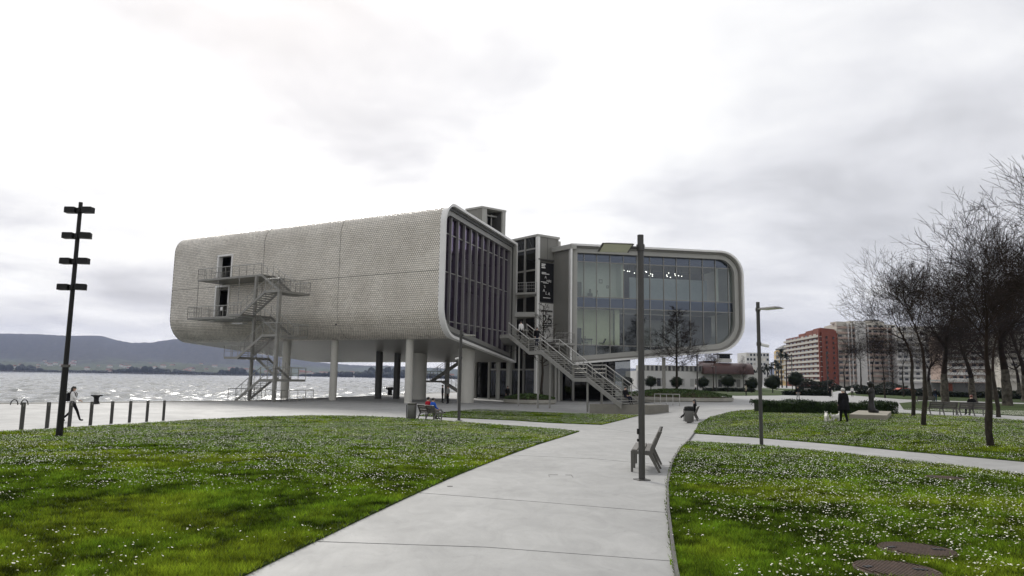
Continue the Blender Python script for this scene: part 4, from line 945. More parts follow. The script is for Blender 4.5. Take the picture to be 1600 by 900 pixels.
# ---- decks between the volumes
deck = []
def mk_deck(P, z, th=0.22, name='deck'):
    mb = MB(); mb.prism([(q.x, q.y, z - th) for q in P], (0, 0, th)); return mb.build(name, M_GREYL, museum)
def prail(pts, z, parent, **kw):
    mb = MB(); railing(mb, [(q.x, q.y, z) for q in pts], **kw); return mb.build('railing', M_STAIR_L, parent)
def pt(px, py, d): v = at(px, py, d); return Vector((v.x, v.y, 0))
d1 = [pt(806, 463, 76.5), pt(838.5, 463, 75.5), pt(838.5, 463, 77.6), pt(806, 463, 81)]
dd = mk_deck(d1, 10.85); prail(d1[:2], 10.85, dd, step=1.4, bal=.2); prail([d1[1], d1[2]], 10.85, dd)
d2 = [pt(804, 490, 77), pt(836, 490, 76.5), pt(836, 490, 78), pt(804, 490, 81)]
mk_deck(d2, 8.8, .5)
d3 = [pt(804, 523, 77), pt(826, 523, 76.5), pt(826, 523, 78), pt(804, 523, 81)]
mk_deck(d3, 6.9, .12)
d4 = [pt(868, 536, 75.8), pt(897.5, 536, 75.4), pt(897.5, 536, 77.2), pt(868, 536, 78.4)]
dd = mk_deck(d4, 5.5, .25); prail(d4[:3], 5.5, dd, step=1.0, bal=.22)
# lobby: dark glazed ground floor
lob = [pt(742, 600, 86), pt(800, 600, 83.5), pt(893, 600, 82.5), pt(985, 600, 84)]
for a, b, zt in ((lob[0], lob[1], 4.6), (lob[1], lob[2], 5.6), (lob[2], lob[3], 3.9)):
    d = b - a; k = max(2, int(d.length / 1.5)); nn = Vector((-d.y, d.x, 0)).normalized()
    for i in range(k):
        mb = MB(); p0 = a + d * (i / k); p1 = a + d * ((i + 1) / k); mb.add([p0 + Vector((0, 0, PZ)), p1 + Vector((0, 0, PZ)), p1 + Vector((0, 0, zt)), p0 + Vector((0, 0, zt))], [(0, 1, 2, 3)]); mb.build('lobby_glass', G_DARK, museum)
        if i % 2 == 0: mb = MB(); mb.para(p0 - nn * 0.2 + Vector((0, 0, PZ)), d.normalized() * (.28 if i % 4 == 0 else .14), nn * 0.3, (0, 0, zt - PZ)); mb.build('lobby_post', M_MULL, museum)
    mb = MB(); mb.para(a - d * .7 + nn * 5 + Vector((0, 0, PZ)), d * 1.7, nn * .2, (0, 0, zt - PZ)); mb.para(a + Vector((0, 0, zt)), d, nn * 5, (0, 0, .2)); mb.build('lobby_dark_backing', M_DARKIN, museum)
mb = MB(); mb.para(pt(738, 600, 93) + Vector((0, 0, PZ)), pt(905, 600, 92) - pt(738, 600, 93), (0, .3, 0), (0, 0, 6.0)); mb.build('lobby_dark_backing', M_DARKIN, museum)  # extra dark wall added to block the bright water behind the lobby glass
mb = MB(); a = pt(848, 600, 80.5); mb.para(a + Vector((0, 0, PZ)), Vector((2.2, -.1, 0)), Vector((0, .3, 0)), (0, 0, 4.2)); mb.build('ground_floor_panel', M_GREYP, museum)
for px in (853, 868, 873): mb = MB(); a = pt(px, 600, 79.8); mb.tube(a + Vector((0, 0, PZ)), a + Vector((0, 0, 5.4)), .14, None, 10); mb.build('slim_column', M_GREYL, museum, smooth=True, auto=50)
for px in (778, 794): mb = MB(); a = pt(px, 600, 80.5); mb.tube(a + Vector((0, 0, PZ)), a + Vector((0, 0, 4.2)), .24, None, 12); mb.build('slim_column', M_GREYL, museum, smooth=True, auto=50)

# ================================================================== STAIRS
def flight(root, p0, p1, wv, nst, rails=(True, True), rail_kw={}, tread_m=None, str_h=0.26, lb='flight'):
    """p0 bottom edge point, p1 top edge point (same side), wv across vector"""
    p0, p1, wv = Vector(p0), Vector(p1), Vector(wv); d = p1 - p0; hd = Vector((d.x, d.y, 0)); run = hd.length; hd.normalize(); wn = wv.normalized()
    mb = MB()
    for o_ in (p0, p0 + wv - wn * 0.06): mb.para(o_ - Vector((0, 0, str_h * .75)), d, wn * 0.06, (0, 0, str_h))
    fl = mb.build('flight', M_STAIR, root)
    for i in range(nst):
        q = p0 + d * ((i + 0.5) / nst); tb_ = MB(); tl = run / nst * 1.02
        tb_.para(q - hd * tl / 2 + wn * 0.06 + Vector((0, 0, -0.0)), hd * tl, wv - wn * 0.12, (0, 0, 0.04)); tb_.build('tread', tread_m or M_STAIR, fl)
    mb = MB(); tm = MB()
    if rails[0]: railing(mb, [p0 + wn * .03, p1 + wn * .03], top_mb=tm, **rail_kw)
    if rails[1]: railing(mb, [p0 + wv - wn * .03, p1 + wv - wn * .03], top_mb=tm, **rail_kw)
    if mb.v: r_ = mb.build('railing', M_STAIR, root); tm.build('handrail', M_STAIR_L, r_)
    return fl
def landing(root, P, z, rail_edges, th=0.2, rail_kw={}):
    mb = MB(); mb.prism([(q.x, q.y, z - th) for q in P], (0, 0, th)); ld = mb.build('landing', M_STAIR, root)
    mb = MB(); tm = MB()
    for e in rail_edges: railing(mb, [(P[i].x, P[i].y, z) for i in e], top_mb=tm, **rail_kw)
    if mb.v: r_ = mb.build('railing', M_STAIR, root); tm.build('handrail', M_STAIR_L, r_)
    return ld
# fire stair in front of the tiled side
Q = gp(427, 628.3); QA = Vector((DW.x, DW.y, 0)).normalized(); QB = Vector((-QA.y, QA.x, 0)); QB = QB if QB.y > 0 else -QB
wall_b = (Nw - Q).dot(QB); print('fire stair', Q, 'wall dist', wall_b)
fs_ = thing('fire_stair', 'grey steel fire stair zigzagging up the tiled side to two doors', 'stairs', (Q.x, Q.y, PZ))
def fp(a, b, z): v = Vector((Q.x, Q.y, 0)) + QA * a + QB * b; return Vector((v.x, v.y, z))
LV = [PZ + (11.25 - PZ) * i / 6 for i in range(7)]
A1, A2, A3 = 1.9, 5.1, 7.0
BW = 1.5; BT = min(3.6, wall_b - 0.5)
rk = dict(h=1.05, r=0.028, step=1.0, mids=(0.5,), n=5, bal=0.0)
rkb = dict(h=1.05, r=0.028, step=1.1, mids=(0.5,), n=5, bal=0.22)
for k in range(6):
    z0, z1 = LV[k], LV[k + 1]
    if k % 2 == 0: flight(fs_, fp(A2, 0, z0), fp(A1, 0, z1), QB * BW, 11, rail_kw=rk)
    else: flight(fs_, fp(A1, BT - BW, z0), fp(A2, BT - BW, z1), QB * BW, 11, rail_kw=rk)
for k in (1, 3, 5):
    P = [fp(0, 0, 0), fp(A1, 0, 0), fp(A1, BT, 0), fp(0, BT, 0)]; landing(fs_, P, LV[k], [(1, 0), (0, 3), (3, 2)] if k > 1 else [(1, 0), (0, 3), (3, 2)], rail_kw=rk if k == 1 else rkb)
for k in (2, 4):
    P = [fp(A2, 0, 0), fp(A3, 0, 0), fp(A3, BT, 0), fp(A2, BT, 0)]; landing(fs_, P, LV[k], [(0, 1), (1, 2)] if k == 2 else [(0, 1)], rail_kw=rk)
DKL = 14.6
P = [fp(A3, 1.2, 0), fp(DKL, 1.2, 0), fp(DKL, wall_b - 0.05, 0), fp(A3, wall_b - .05, 0)]; landing(fs_, P, LV[4] - 0.03, [(0, 1), (1, 2)], rail_kw=rkb)
P = [fp(A2, BT - BW, 0), fp(DKL, BT - BW, 0), fp(DKL, wall_b - 0.05, 0), fp(A2, wall_b - .05, 0)]; landing(fs_, P, LV[6], [(0, 1), (1, 2)], rail_kw=rkb)
for a, b, z1, r in ((0.15, 0.15, LV[5] - .2, .2), (A2 + .1, BW + .2, LV[6] - .2, .17)):
    mb = MB(); mb.para(fp(a - r / 2, b - r / 2, PZ), QA * r * 1.4, QB * r * 1.4, (0, 0, z1 - PZ)); mb.build('post', M_STAIR, fs_)
for a in (8.2, 11.4, DKL - .1):
    mb = MB(); mb.tube(fp(a, BT - BW + .03, LV[4]), fp(a, BT - BW + .03, LV[6] - .2), .035, None, 6); mb.build('hanger_rod', M_STAIR, fs_)
mb = MB(); mb.tube(fp(DKL - .1, wall_b - .4, LV[4]), fp(DKL - .1, wall_b - .4, LV[6] - .2), .035, None, 6); mb.build('hanger_rod', M_STAIR, fs_)
mb = MB(); mb.para(fp(9.3, 1.22, LV[4] + .55), QA * .3, QB * .02, (0, 0, .35)); mb.build('notice_plate', M_CAMW, fs_)
mb = MB(); mb.para(fp(7.2, 2.0, LV[4] - .75), QA * 1.6, QB * .6, (0, 0, .12)); mb.tube(fp(7.3, 2.2, LV[4] - .7), fp(7.3, 2.2, LV[4] - .2), .03); mb.tube(fp(8.7, 2.2, LV[4] - .7), fp(8.7, 2.2, LV[4] - .2), .03); mb.build('cable_tray', M_STAIR_L, fs_)
mb = MB(); railing(mb, [fp(A2 + .7, -0.2, PZ), fp(A2 + .7, BT, PZ)], **rk); mb.build('ground_railing', M_STAIR, fs_); mb = MB(); railing(mb, [fp(A1 + .1, -0.1, PZ), fp(-1.1, -0.1, PZ), fp(-1.1, BT, PZ)], **rk); mb.build('ground_railing', M_STAIR, fs_)

# main stair from the plinth up between the volumes
sb = at(986, 629, 52.4); sdv = Vector((-0.62, 0.785, 0)).normalized(); swv = Vector((sdv.y, -sdv.x, 0)) * 2.1
S0 = Vector((sb.x, sb.y, 0)) - swv * 0.5; PLZ = G(sb.x, sb.y) + 0.68
ms_ = thing('main_stair', 'long steel public stair rising from a concrete plinth between the two volumes', 'stairs', (S0.x, S0.y, PLZ))
def sp_(r, z): v = S0 + sdv * r; return Vector((v.x, v.y, z))
rkm = dict(h=1.0, r=0.032, step=1.1, mids=(0.4, 0.7), n=5)
segs_ = [(0, 3.5, PLZ, 1.85), (5.0, 8.9, 1.85, 4.0), (10.4, 13.2, 4.0, 5.5)]
for r0, r1, z0, z1 in segs_: flight(ms_, sp_(r0, z0), sp_(r1, z1), swv, max(6, int(round((z1 - z0) / .165))), rail_kw=rkm, str_h=.36)
for r0, r1, z in ((3.5, 5.0, 1.85), (8.9, 10.4, 4.0)):
    P = [sp_(r0, 0), sp_(r1, 0), sp_(r1, 0) + swv, sp_(r0, 0) + swv]; landing(ms_, P, z, [(0, 1), (2, 3)], th=.3, rail_kw=rkm)
e_ = sp_(13.2, 0); P = [e_, e_ + sdv * 1.2, Vector((e_.x - .4, 79.5, 0)), Vector((e_.x + 2.0, 79.0, 0)), e_ + swv]; landing(ms_, P, 5.5, [(4, 3)], th=.3, rail_kw=rkm)
for r, b, z1 in ((3.7, .3, 1.55), (3.7, 1.8, 1.55), (9.6, .4, 3.7), (9.6, 1.7, 3.7), (14.0, 1.9, 5.2)):
    mb = MB(); v = S0 + sdv * r + swv.normalized() * b; mb.tube((v.x, v.y, PZ - .1), (v.x, v.y, z1), .085, None, 8); mb.build('post', M_STAIR, ms_)
# plinth block at its foot
pc = [gp(921, 646), gp(1013, 648), gp(1045, 644)]; pd_ = pc[0] + (pc[2] - pc[1]); mb = MB(); mb.prism([(q.x, q.y, G(q.x, q.y) - .1 if False else -0.95) for q in (pc[0], pc[1], pc[2], pd_)], (0, 0, PLZ + 0.95 - 0.004)); mb.build('stair_plinth', M_PLINTH, label='low beige concrete plinth at the foot of the main stair', cat='plinth')
# handrail beside the plinth
mb = MB(); a, b = gp(1023, 632), gp(1061, 634); a2 = gp(1050, 634.5); railing(mb, [a, gp(1062, 634.5)], h=.95, r=.035, step=1.4, mids=()); mb.build('barrier_rail', M_STAIR_L, label='low steel handrail standing right of the stair plinth', cat='railing')
# stair seen under the tiled gallery
u0 = gp(697, 626); us_ = thing('rear_stair', 'dark steel stair under the tiled gallery, half hidden by columns', 'stairs', (u0.x, u0.y, PZ))
ux, uy = u0.x + 2.2, u0.y + 6
flight(us_, (ux, uy, PZ), (ux - 3.4, uy + .5, 1.3), Vector((0.2, 1.4, 0)), 12, rail_kw=rk); flight(us_, (ux - 4.8, uy + 2.2, 1.3), (ux - 1.6, uy + 1.7, 3.5), Vector((.2, 1.4, 0)), 12, rail_kw=rk)
P = [Vector((ux - 3.4, uy + .5, 0)), Vector((ux - 5.2, uy + .7, 0)), Vector((ux - 4.8, uy + 3.8, 0)), Vector((ux - 3.2, uy + 3.6, 0))]; landing(us_, P, 1.3, [(0, 1), (1, 2)], rail_kw=rk)
mb = MB(); mb.para((ux - 3.1, uy + 1.7, PZ), (.5, 0, 0), (0, .5, 0), (0, 0, 4.6)); mb.build('post', M_STAIR, us_)

# ================================================================== STREET FURNITURE
def face(dx, dy): return math.atan2(-dx, dy)          # rz so that local +Y points along (dx, dy)
# ---- lamp posts
def lamp(px, py, h, label, head_rz, cam_h=None, r=0.06, head_l=0.72, tilt=0.0):
    p = gp(px, py) if py < 1e5 and py > 0 else gd(px, -py); t_ = thing('lamp_post', label, 'lamp post', p, 'lamp posts along the paths')
    mb = MB(); mb.tube((p.x, p.y, p.z), (p.x, p.y, p.z + h), r, r, 14); mb.build('pole', M_POLE, t_, smooth=True, auto=40)
    mb = MB(); mb.bbox((p.x, p.y, p.z + 0.008), (r * 4, r * 4, 0.02), 0.3, .004); 
    mb.build('base_plate', M_POLE, t_)
    mb = MB(); mb.tube((p.x, p.y, p.z + h - .31), (p.x, p.y, p.z + h - .19), r * 1.35, None, 14); mb.build('collar', M_POLE, t_)
    d = Vector((math.cos(head_rz), math.sin(head_rz), 0)); sd_ = Vector((-d.y, d.x, 0)); o_ = p + Vector((0, 0, h - .25))
    mb = MB(); mb.tube(o_ + d * r * .8, o_ + d * .3 + Vector((0, 0, -.0)), .028, .028, 8); mb.build('arm', M_POLE, t_)
    w = .22; tk = .06
    up = Vector((0, 0, 1)); sd_ = (sd_ + up * (-tilt if sd_.y > 0 else tilt)).normalized(); up = d.cross(sd_).normalized(); up = up if up.z > 0 else -up; a0 = o_ + d * .18; a1 = o_ + d * (.18 + head_l)
    vs = [a0 - sd_ * w, a0 + sd_ * w, a1 + sd_ * w, a1 - sd_ * w]; vs = vs + [a0 - sd_ * w * .5 + up * tk, a0 + sd_ * w * .5 + up * tk, a1 - d * .12 + sd_ * w * .5 + up * tk, a1 - d * .12 - sd_ * w * .5 + up * tk]
    mb = MB(); mb.add([v - up * .02 for v in vs], [(0, 1, 2, 3), (4, 7, 6, 5), (0, 4, 5, 1), (1, 5, 6, 2), (2, 6, 7, 3), (3, 7, 4, 0)]); hd = mb.build('lamp_head', M_POLE, t_)
    mb = MB(); mb.para(a0 + d * .04 - sd_ * (w - .03) - up * .032, d * (head_l - .08), sd_ * 2 * (w - .03), up * .009); mb.build('lens', M_LENS, hd)
    if cam_h:
        q = p + Vector((0, 0, cam_h[0])); dc = Vector((cam_h[1], -.5, -.25)).normalized(); mb = MB(); mb.tube(q, q + Vector((cam_h[1] * .1, -.02, 0)), .03, None, 6); mb.tube(q + Vector((cam_h[1] * .08, -.02, -.02)), q + Vector((cam_h[1] * .08, -.02, -.02)) + dc * .24, .055, .05, 10); mb.build('security_camera', M_CAMW, t_)
        mb = MB(); mb.tube(q - Vector((0, 0, .06)), q + Vector((0, 0, .06)), r * 1.3, None, 12); mb.build('bracket', M_POLE, t_)
    return t_
l0 = lamp(1003, 750, 4.60, 'tall grey lamp post on the main path beside the empty bench, head pointing left', math.pi + .10, head_l=.62, tilt=.22)
q = gp(1003, 750); mb = MB(); mb.box((q.x - .07, q.y - .0, q.z + .88), (.03, .06, .10)); mb.box((q.x - .07, q.y, q.z + .72), (.03, .05, .05)); mb.build('junction_box', M_POLE_D, l0)
lamp(1190, 698, 4.75, 'grey lamp post at the edge of the right crossing path with a camera halfway up', -1.1, (3.35, 1), head_l=.75)
l3 = lamp(717, 657, 5.1, 'lamp post standing right of the occupied bench, before the tiled gallery', .05, (3.55, -1), r=.085, head_l=.7)
lamp(1090, 620, 6.2, 'far lamp post rising behind the round planter', math.pi, r=.10, head_l=.9)
lamp(1119, -150, 5.5, 'small distant lamp post near the white harbour building', math.pi, r=.09, head_l=.8)
lamp(1238, -160, 8.5, 'distant lamp post in front of the red apartment block, left one', math.pi - .2, r=.09)
lamp(1293, -170, 9.5, 'distant lamp post against the red end wall of the apartment block', .3, r=.11)
# ---- floodlight mast
p = gp(92, 684); mst = thing('floodlight_mast', 'dark leaning floodlight mast with four pairs of box lights, at the left lawn edge', 'mast', p)
ht = 7.42; mb = MB(); mb.tube(p, p + Vector((0, 0, 2.2)), .10, .092, 8); mb.build('lower_pole', M_POLE_D, mst); mb = MB(); mb.tube(p + Vector((0, 0, 2.2)), p + Vector((0, 0, ht)), .074, .06, 8); mb.build('upper_pole', M_POLE_D, mst)
mb = MB(); mb.tube(p + Vector((0, 0, 2.16)), p + Vector((0, 0, 2.24)), .135, .13, 8); mb.build('collar', M_BENCHM, mst)
for k, (zz_, ra_, rb_) in enumerate(((ht - .27, .02, -.05), (ht - 1.1, .05, .3), (ht - 1.92, -.03, .1), (ht - 2.75, .03, .45))):
    c = p + Vector((0, 0, zz_)); mb = MB(); mb.bbox((c.x - .26, c.y - .05, c.z), (.33, .24, .19), ra_, .015); mb.build('floodlight', M_POLE_D, mst)
    mb = MB(); mb.bbox((c.x + .28, c.y - .05, c.z + .01), (.33, .24, .19), rb_, .015); mb.build('floodlight', M_BLACK, mst)
    mb = MB(); mb.tube(c - Vector((0, 0, .07)), c + Vector((0, 0, .07)), .12, None, 8); mb.tube(c + Vector((-.3, 0, 0)), c + Vector((.3, 0, 0)), .03, None, 5); mb.build('clamp', M_POLE_D, mst)
# ---- bollards
for i, (px, py) in enumerate(((33, 672), (73, 669), (108, 667), (141, 664.5), (173.5, 662), (202, 660), (229, 658.8), (255, 657))):
    p = gp(px, py); t_ = thing('bollard', ['dark square bollard nearest the left edge of the view', 'dark bollard second from the left, left of the floodlight mast', 'dark bollard just right of the floodlight mast, before the walker', 'dark bollard fourth from the left, in front of the mooring post', 'dark bollard fifth from the left by the lawn', 'dark bollard third from the right end of the row', 'dark bollard second from the right end of the row', 'dark bollard at the right end of the row'][i], 'bollard', p, 'bollards along the lawn')
    mb = MB(); mb.bbox((p.x, p.y, p.z + .5), (.12, .14, 1.0), .35, .012); mb.build('post', M_POLE, t_)
    mb = MB(); mb.box((p.x + .045, p.y - .06, p.z + .9), (.035, .02, .1), .35); mb.build('reflector', M_GREYP, t_)
# ---- quay fittings
p = gp(150, 631); t_ = thing('mooring_bollard', 'black iron mooring bollard on the quay edge', 'bollard', p)
mb = MB(); mb.lathe(p, [(.26, 0), (.22, .1), (.17, .25), (.17, .45), (.25, .55), (.27, .62), (.2, .68)], 18); mb.build('body', M_BLACK, t_, smooth=True)
mb = MB(); mb.tube(p + Vector((-.42, 0, .62)), p + Vector((.42, 0, .62)), .06, None, 8); mb.build('horn', M_BLACK, t_)
p = gp(609, 617.5); mb = MB(); mb.lathe(p, [(.4, 0), (.3, .15), (.27, .6), (.55, .8), (.6, .95), (.4, 1.05)], 16); mb.build('mooring_bollard', M_BLACK, smooth=True, label='black mooring bollard between the two dark columns under the gallery', cat='bollard')
for i, px in enumerate((22, 38)):
    p = gp(px, 632.5); mb = MB(); mb.path([p + Vector((.26 * math.cos(a), 0, .36 * math.sin(a))) for a in [math.pi * k / 10 for k in range(11)]], .035, 6); mb.build('ladder_hoop', M_POLE_D, label=['dark ladder hoop on the quay edge, the left of two', 'dark ladder hoop on the quay edge, the right of two'][i], cat='hoop', group='ladder hoops')
# navigation buoy
b_ = at(475, 611, 92); b_.z = -4; t_ = thing('navigation_buoy', 'small yellow buoy floating behind the fire stair', 'buoy', b_); M_YB = pbr('buoy_yellow', (.62, .55, .05), .5)
mb = MB(); mb.lathe(b_, [(.9, -.2), (1.0, .1), (.9, .3)], 16); mb.build('float', M_BLACK, t_); mb = MB(); mb.lathe(b_ + Vector((0, 0, .3)), [(.45, 0), (.3, 1.2), (.08, 1.7), (.05, 2.6)], 10); mb.build('topmark', M_YB, t_)

# ---- benches (built facing +Y, length along X)
def make_bench(name, label, L=1.75, sup=(-1, 0, 1)):
    t_ = thing(name, label, 'bench', (0, 0, 0), 'park benches')
    for k in sup:
        x = k * (L / 2 - .04); mb = MB(); w = .045; cnt = [0]
        def bar(y0, z0, y1, z1, th0, th1):
            cnt[0] += 1; w2 = w + .004 * cnt[0]; a = Vector((x - w2 / 2, y0, z0)); b = Vector((x - w2 / 2, y1, z1)); d = (b - a).normalized(); nn = Vector((0, -d.z, d.y))
            mb.prism([a - nn * th0 / 2, b - nn * th1 / 2, b + nn * th1 / 2, a + nn * th0 / 2], (w2, 0, 0))
        bar(.25, 0, .25, .43, .045, .05); bar(.272, .415, -.13, .385, .05, .07); bar(-.10, .41, -.31, 0, .075, .04); bar(-.11, .36, -.34, .84, .085, .035)
        mb.build('support', M_BENCHM, t_)
    for y in (.20, .065, -.065): mb = MB(); mb.bbox((0, y, .452 - (.25 - y) * .06), (L, .118, .038), 0, .006); mb.build('seat_slat', M_BENCHW, t_)
    for z in (.52, .655, .78):
        mb = MB(); y = -.11 - (z - .36) * .48 + .045; d = Vector((0, -.43, .9)); mb.para(Vector((-L / 2, y, z - .055)), (L, 0, 0), d * .118, Vector((0, .9, .43)) * .034); mb.build('back_slat', M_BENCHW, t_)
    return t_
b0 = make_bench('bench', 'empty grey wooden bench beside the tall lamp post on the main path')
e = gp(1007, 738); dl_ = Vector((.22, .975, 0)).normalized(); c = e + dl_ * .86; b0.location = (c.x, c.y, G(c.x, c.y)); b0.rotation_euler.z = face(-dl_.y, dl_.x)
def put_bench(px, py, rz, label, L=None):
    t_ = copy_tree(b0); p = gp(px, py); t_.location = p; t_.rotation_euler = (0, 0, rz); t_['label'] = label; return t_
RZ_C = face(.78, .62)
bc = put_bench(671.5, 656.0, RZ_C, 'bench seen from behind with the couple in red and blue, beside a bin')
bw = put_bench(1083, 657.0, face(-.95, .3), 'bench with a seated woman, behind the metal bin on the main path')
rb1 = put_bench(1472, 648.5, face(.06, 1), 'empty left half of the double bench on the right lawn')
p = gp(1472, 648.5); rb2 = copy_tree(b0); q = p + Vector((1.85, -.11, 0)); rb2.location = (q.x, q.y, G(q.x, q.y)); rb2.rotation_euler = (0, 0, face(.06, 1)); rb2['label'] = 'right half of the double bench on the right lawn, with a red haired person'
put_bench(1446, 632, face(.05, 1), 'far bench behind the left half of the double bench')
put_bench(1262, 611.5, face(0, -1), 'tiny far bench before the hedge, below the red apartment block')
# ---- bins
def make_bin(px, py, label, bag=True, h=.92, r=.26):
    p = gp(px, py); t_ = thing('litter_bin', label, 'bin', p, 'litter bins')
    mb = MB(); mb.lathe(p, [(r * .55, 0), (r * .55, .07), (r * .96, .075), (r, .1), (r, h - .12), (r * .97, h - .1)], 24); mb.build('body', M_BIN, t_, smooth=True, auto=40)
    mb = MB(); mb.lathe(p + Vector((0, 0, h - .1)), [(r * .97, 0), (r * 1.02, .02), (r * 1.02, .12), (r * .8, .13), (r * .78, .02)], 24); mb.build('rim', M_BIN, t_, smooth=True, auto=40)
    if bag:
        mb = MB(); mb.lathe(p + Vector((0, 0, h - .22)), [(r * 1.04, 0), (r * 1.07, .1), (r * 1.08, .22), (r * .9, .26), (r * .7, .15)], 14); mb.build('bin_liner', M_BLACK, t_)
    mb = MB(); mb.tube(p + Vector((-r * 1.15, .02, .1)), p + Vector((-r * 1.15, .02, h - .1)), .025, None, 6); mb.build('mounting_post', M_POLE_D, t_)
make_bin(643, 655.6, 'cylindrical metal litter bin left of the occupied bench near the column', False)
make_bin(1077, 661, 'metal litter bin with a black liner in front of the seated woman')

# ================================================================== PEOPLE AND ANIMALS
def skin_mesh(joints, edges, root, sub=1):
    names = list(joints); me = bpy.data.meshes.new('skel'); me.from_pydata([joints[k][0] for k in names], [(names.index(a), names.index(b)) for a, b in edges], [])
    ob = bpy.data.objects.new('skel', me); col.objects.link(ob); sm = ob.modifiers.new('s', 'SKIN'); sm.use_smooth_shade = True
    for i, k in enumerate(names):
        r = joints[k][1]; r = r if isinstance(r, tuple) else (r, r)
        v = me.skin_vertices[0].data[i]; v.radius = r; v.use_root = (k == root)
    ss = ob.modifiers.new('u', 'SUBSURF'); ss.levels = sub; ss.render_levels = sub
    bpy.context.view_layer.update(); dg = bpy.context.evaluated_depsgraph_get(); outm = bpy.data.meshes.new_from_object(ob.evaluated_get(dg)); bpy.data.objects.remove(ob); return outm
BASE = dict(pelvis=((0, 0, .95), (.155, .12)), belly=((0, .01, 1.10), (.15, .115)), chest=((0, .0, 1.32), (.17, .125)), neck=((0, -.01, 1.47), .055), headb=((0, .015, 1.555), (.072, .085)), headt=((0, .015, 1.655), (.074, .088)))
def limbs(j, pose):
    for s, sg in (('l', -1), ('r', 1)):
        j['sh' + s] = ((sg * .175, 0, 1.40), .066); j['el' + s] = ((sg * .23, -.03, 1.13), .048); j['wr' + s] = ((sg * .24, .05, .90), .033); j['ha' + s] = ((sg * .235, .08, .825), .034)
        j['hi' + s] = ((sg * .095, 0, .90), .09); j['kn' + s] = ((sg * .10, .02, .50), .062); j['an' + s] = ((sg * .10, -.02, .09), .045); j['to' + s] = ((sg * .11, .14, .045), .038)
EDG = [('pelvis', 'belly'), ('belly', 'chest'), ('chest', 'neck'), ('neck', 'headb'), ('headb', 'headt')] + [e for s in 'lr' for e in (('chest', 'sh' + s), ('sh' + s, 'el' + s), ('el' + s, 'wr' + s), ('wr' + s, 'ha' + s), ('pelvis', 'hi' + s), ('hi' + s, 'kn' + s), ('kn' + s, 'an' + s), ('an' + s, 'to' + s))]
POSES = {
 'stand': {},
 'walk': dict(kn_l=(-.09, .20, .52), an_l=(-.09, .36, .075), to_l=(-.09, .51, .085), kn_r=(.10, -.02, .50), an_r=(.10, -.34, .16), to_r=(.10, -.24, .05), el_l=(-.24, -.16, 1.14), wr_l=(-.22, -.05, .94), ha_l=(-.22, .0, .88), el_r=(.25, .13, 1.17), wr_r=(.26, .36, 1.06), ha_r=(.26, .43, 1.02)),
 'stroll': dict(kn_l=(-.10, .09, .50), an_l=(-.10, .12, .09), to_l=(-.11, .28, .045), kn_r=(.10, .02, .50), an_r=(.10, -.14, .11), to_r=(.11, -.0, .045)),
 'sit': dict(pelvis=(0, -.06, .53), belly=(0, -.06, .70), chest=(0, -.09, .92), neck=(0, -.09, 1.07), headb=(0, -.06, 1.155), headt=(0, -.06, 1.255), sh_l=(-.175, -.09, 1.0), sh_r=(.175, -.09, 1.0), el_l=(-.25, -.02, .75), el_r=(.25, -.02, .75), wr_l=(-.15, .20, .66), wr_r=(.15, .20, .66), ha_l=(-.12, .27, .65), ha_r=(.12, .27, .65),
     hi_l=(-.095, 0, .52), hi_r=(.095, 0, .52), kn_l=(-.12, .40, .52), kn_r=(.12, .40, .52), an_l=(-.12, .42, .09), an_r=(.12, .42, .09), to_l=(-.13, .58, .045), to_r=(.13, .58, .045)),
}
POSES['recline'] = dict(POSES['sit'], kn_l=(-.12, .42, .50), kn_r=(.13, .43, .46), an_l=(-.11, .78, .12), an_r=(.12, .84, .13), to_l=(-.11, .86, .22), to_r=(.13, .93, .22))
POSES['crossed'] = dict(POSES['sit'], kn_r=(.02, .44, .64), an_r=(-.12, .74, .42), to_r=(-.13, .90, .44))
POSES['lean'] = dict(chest=(0, .05, 1.30), neck=(0, .08, 1.44), headb=(0, .13, 1.52), headt=(0, .16, 1.61), sh_l=(-.19, .05, 1.38), sh_r=(.19, .05, 1.38))
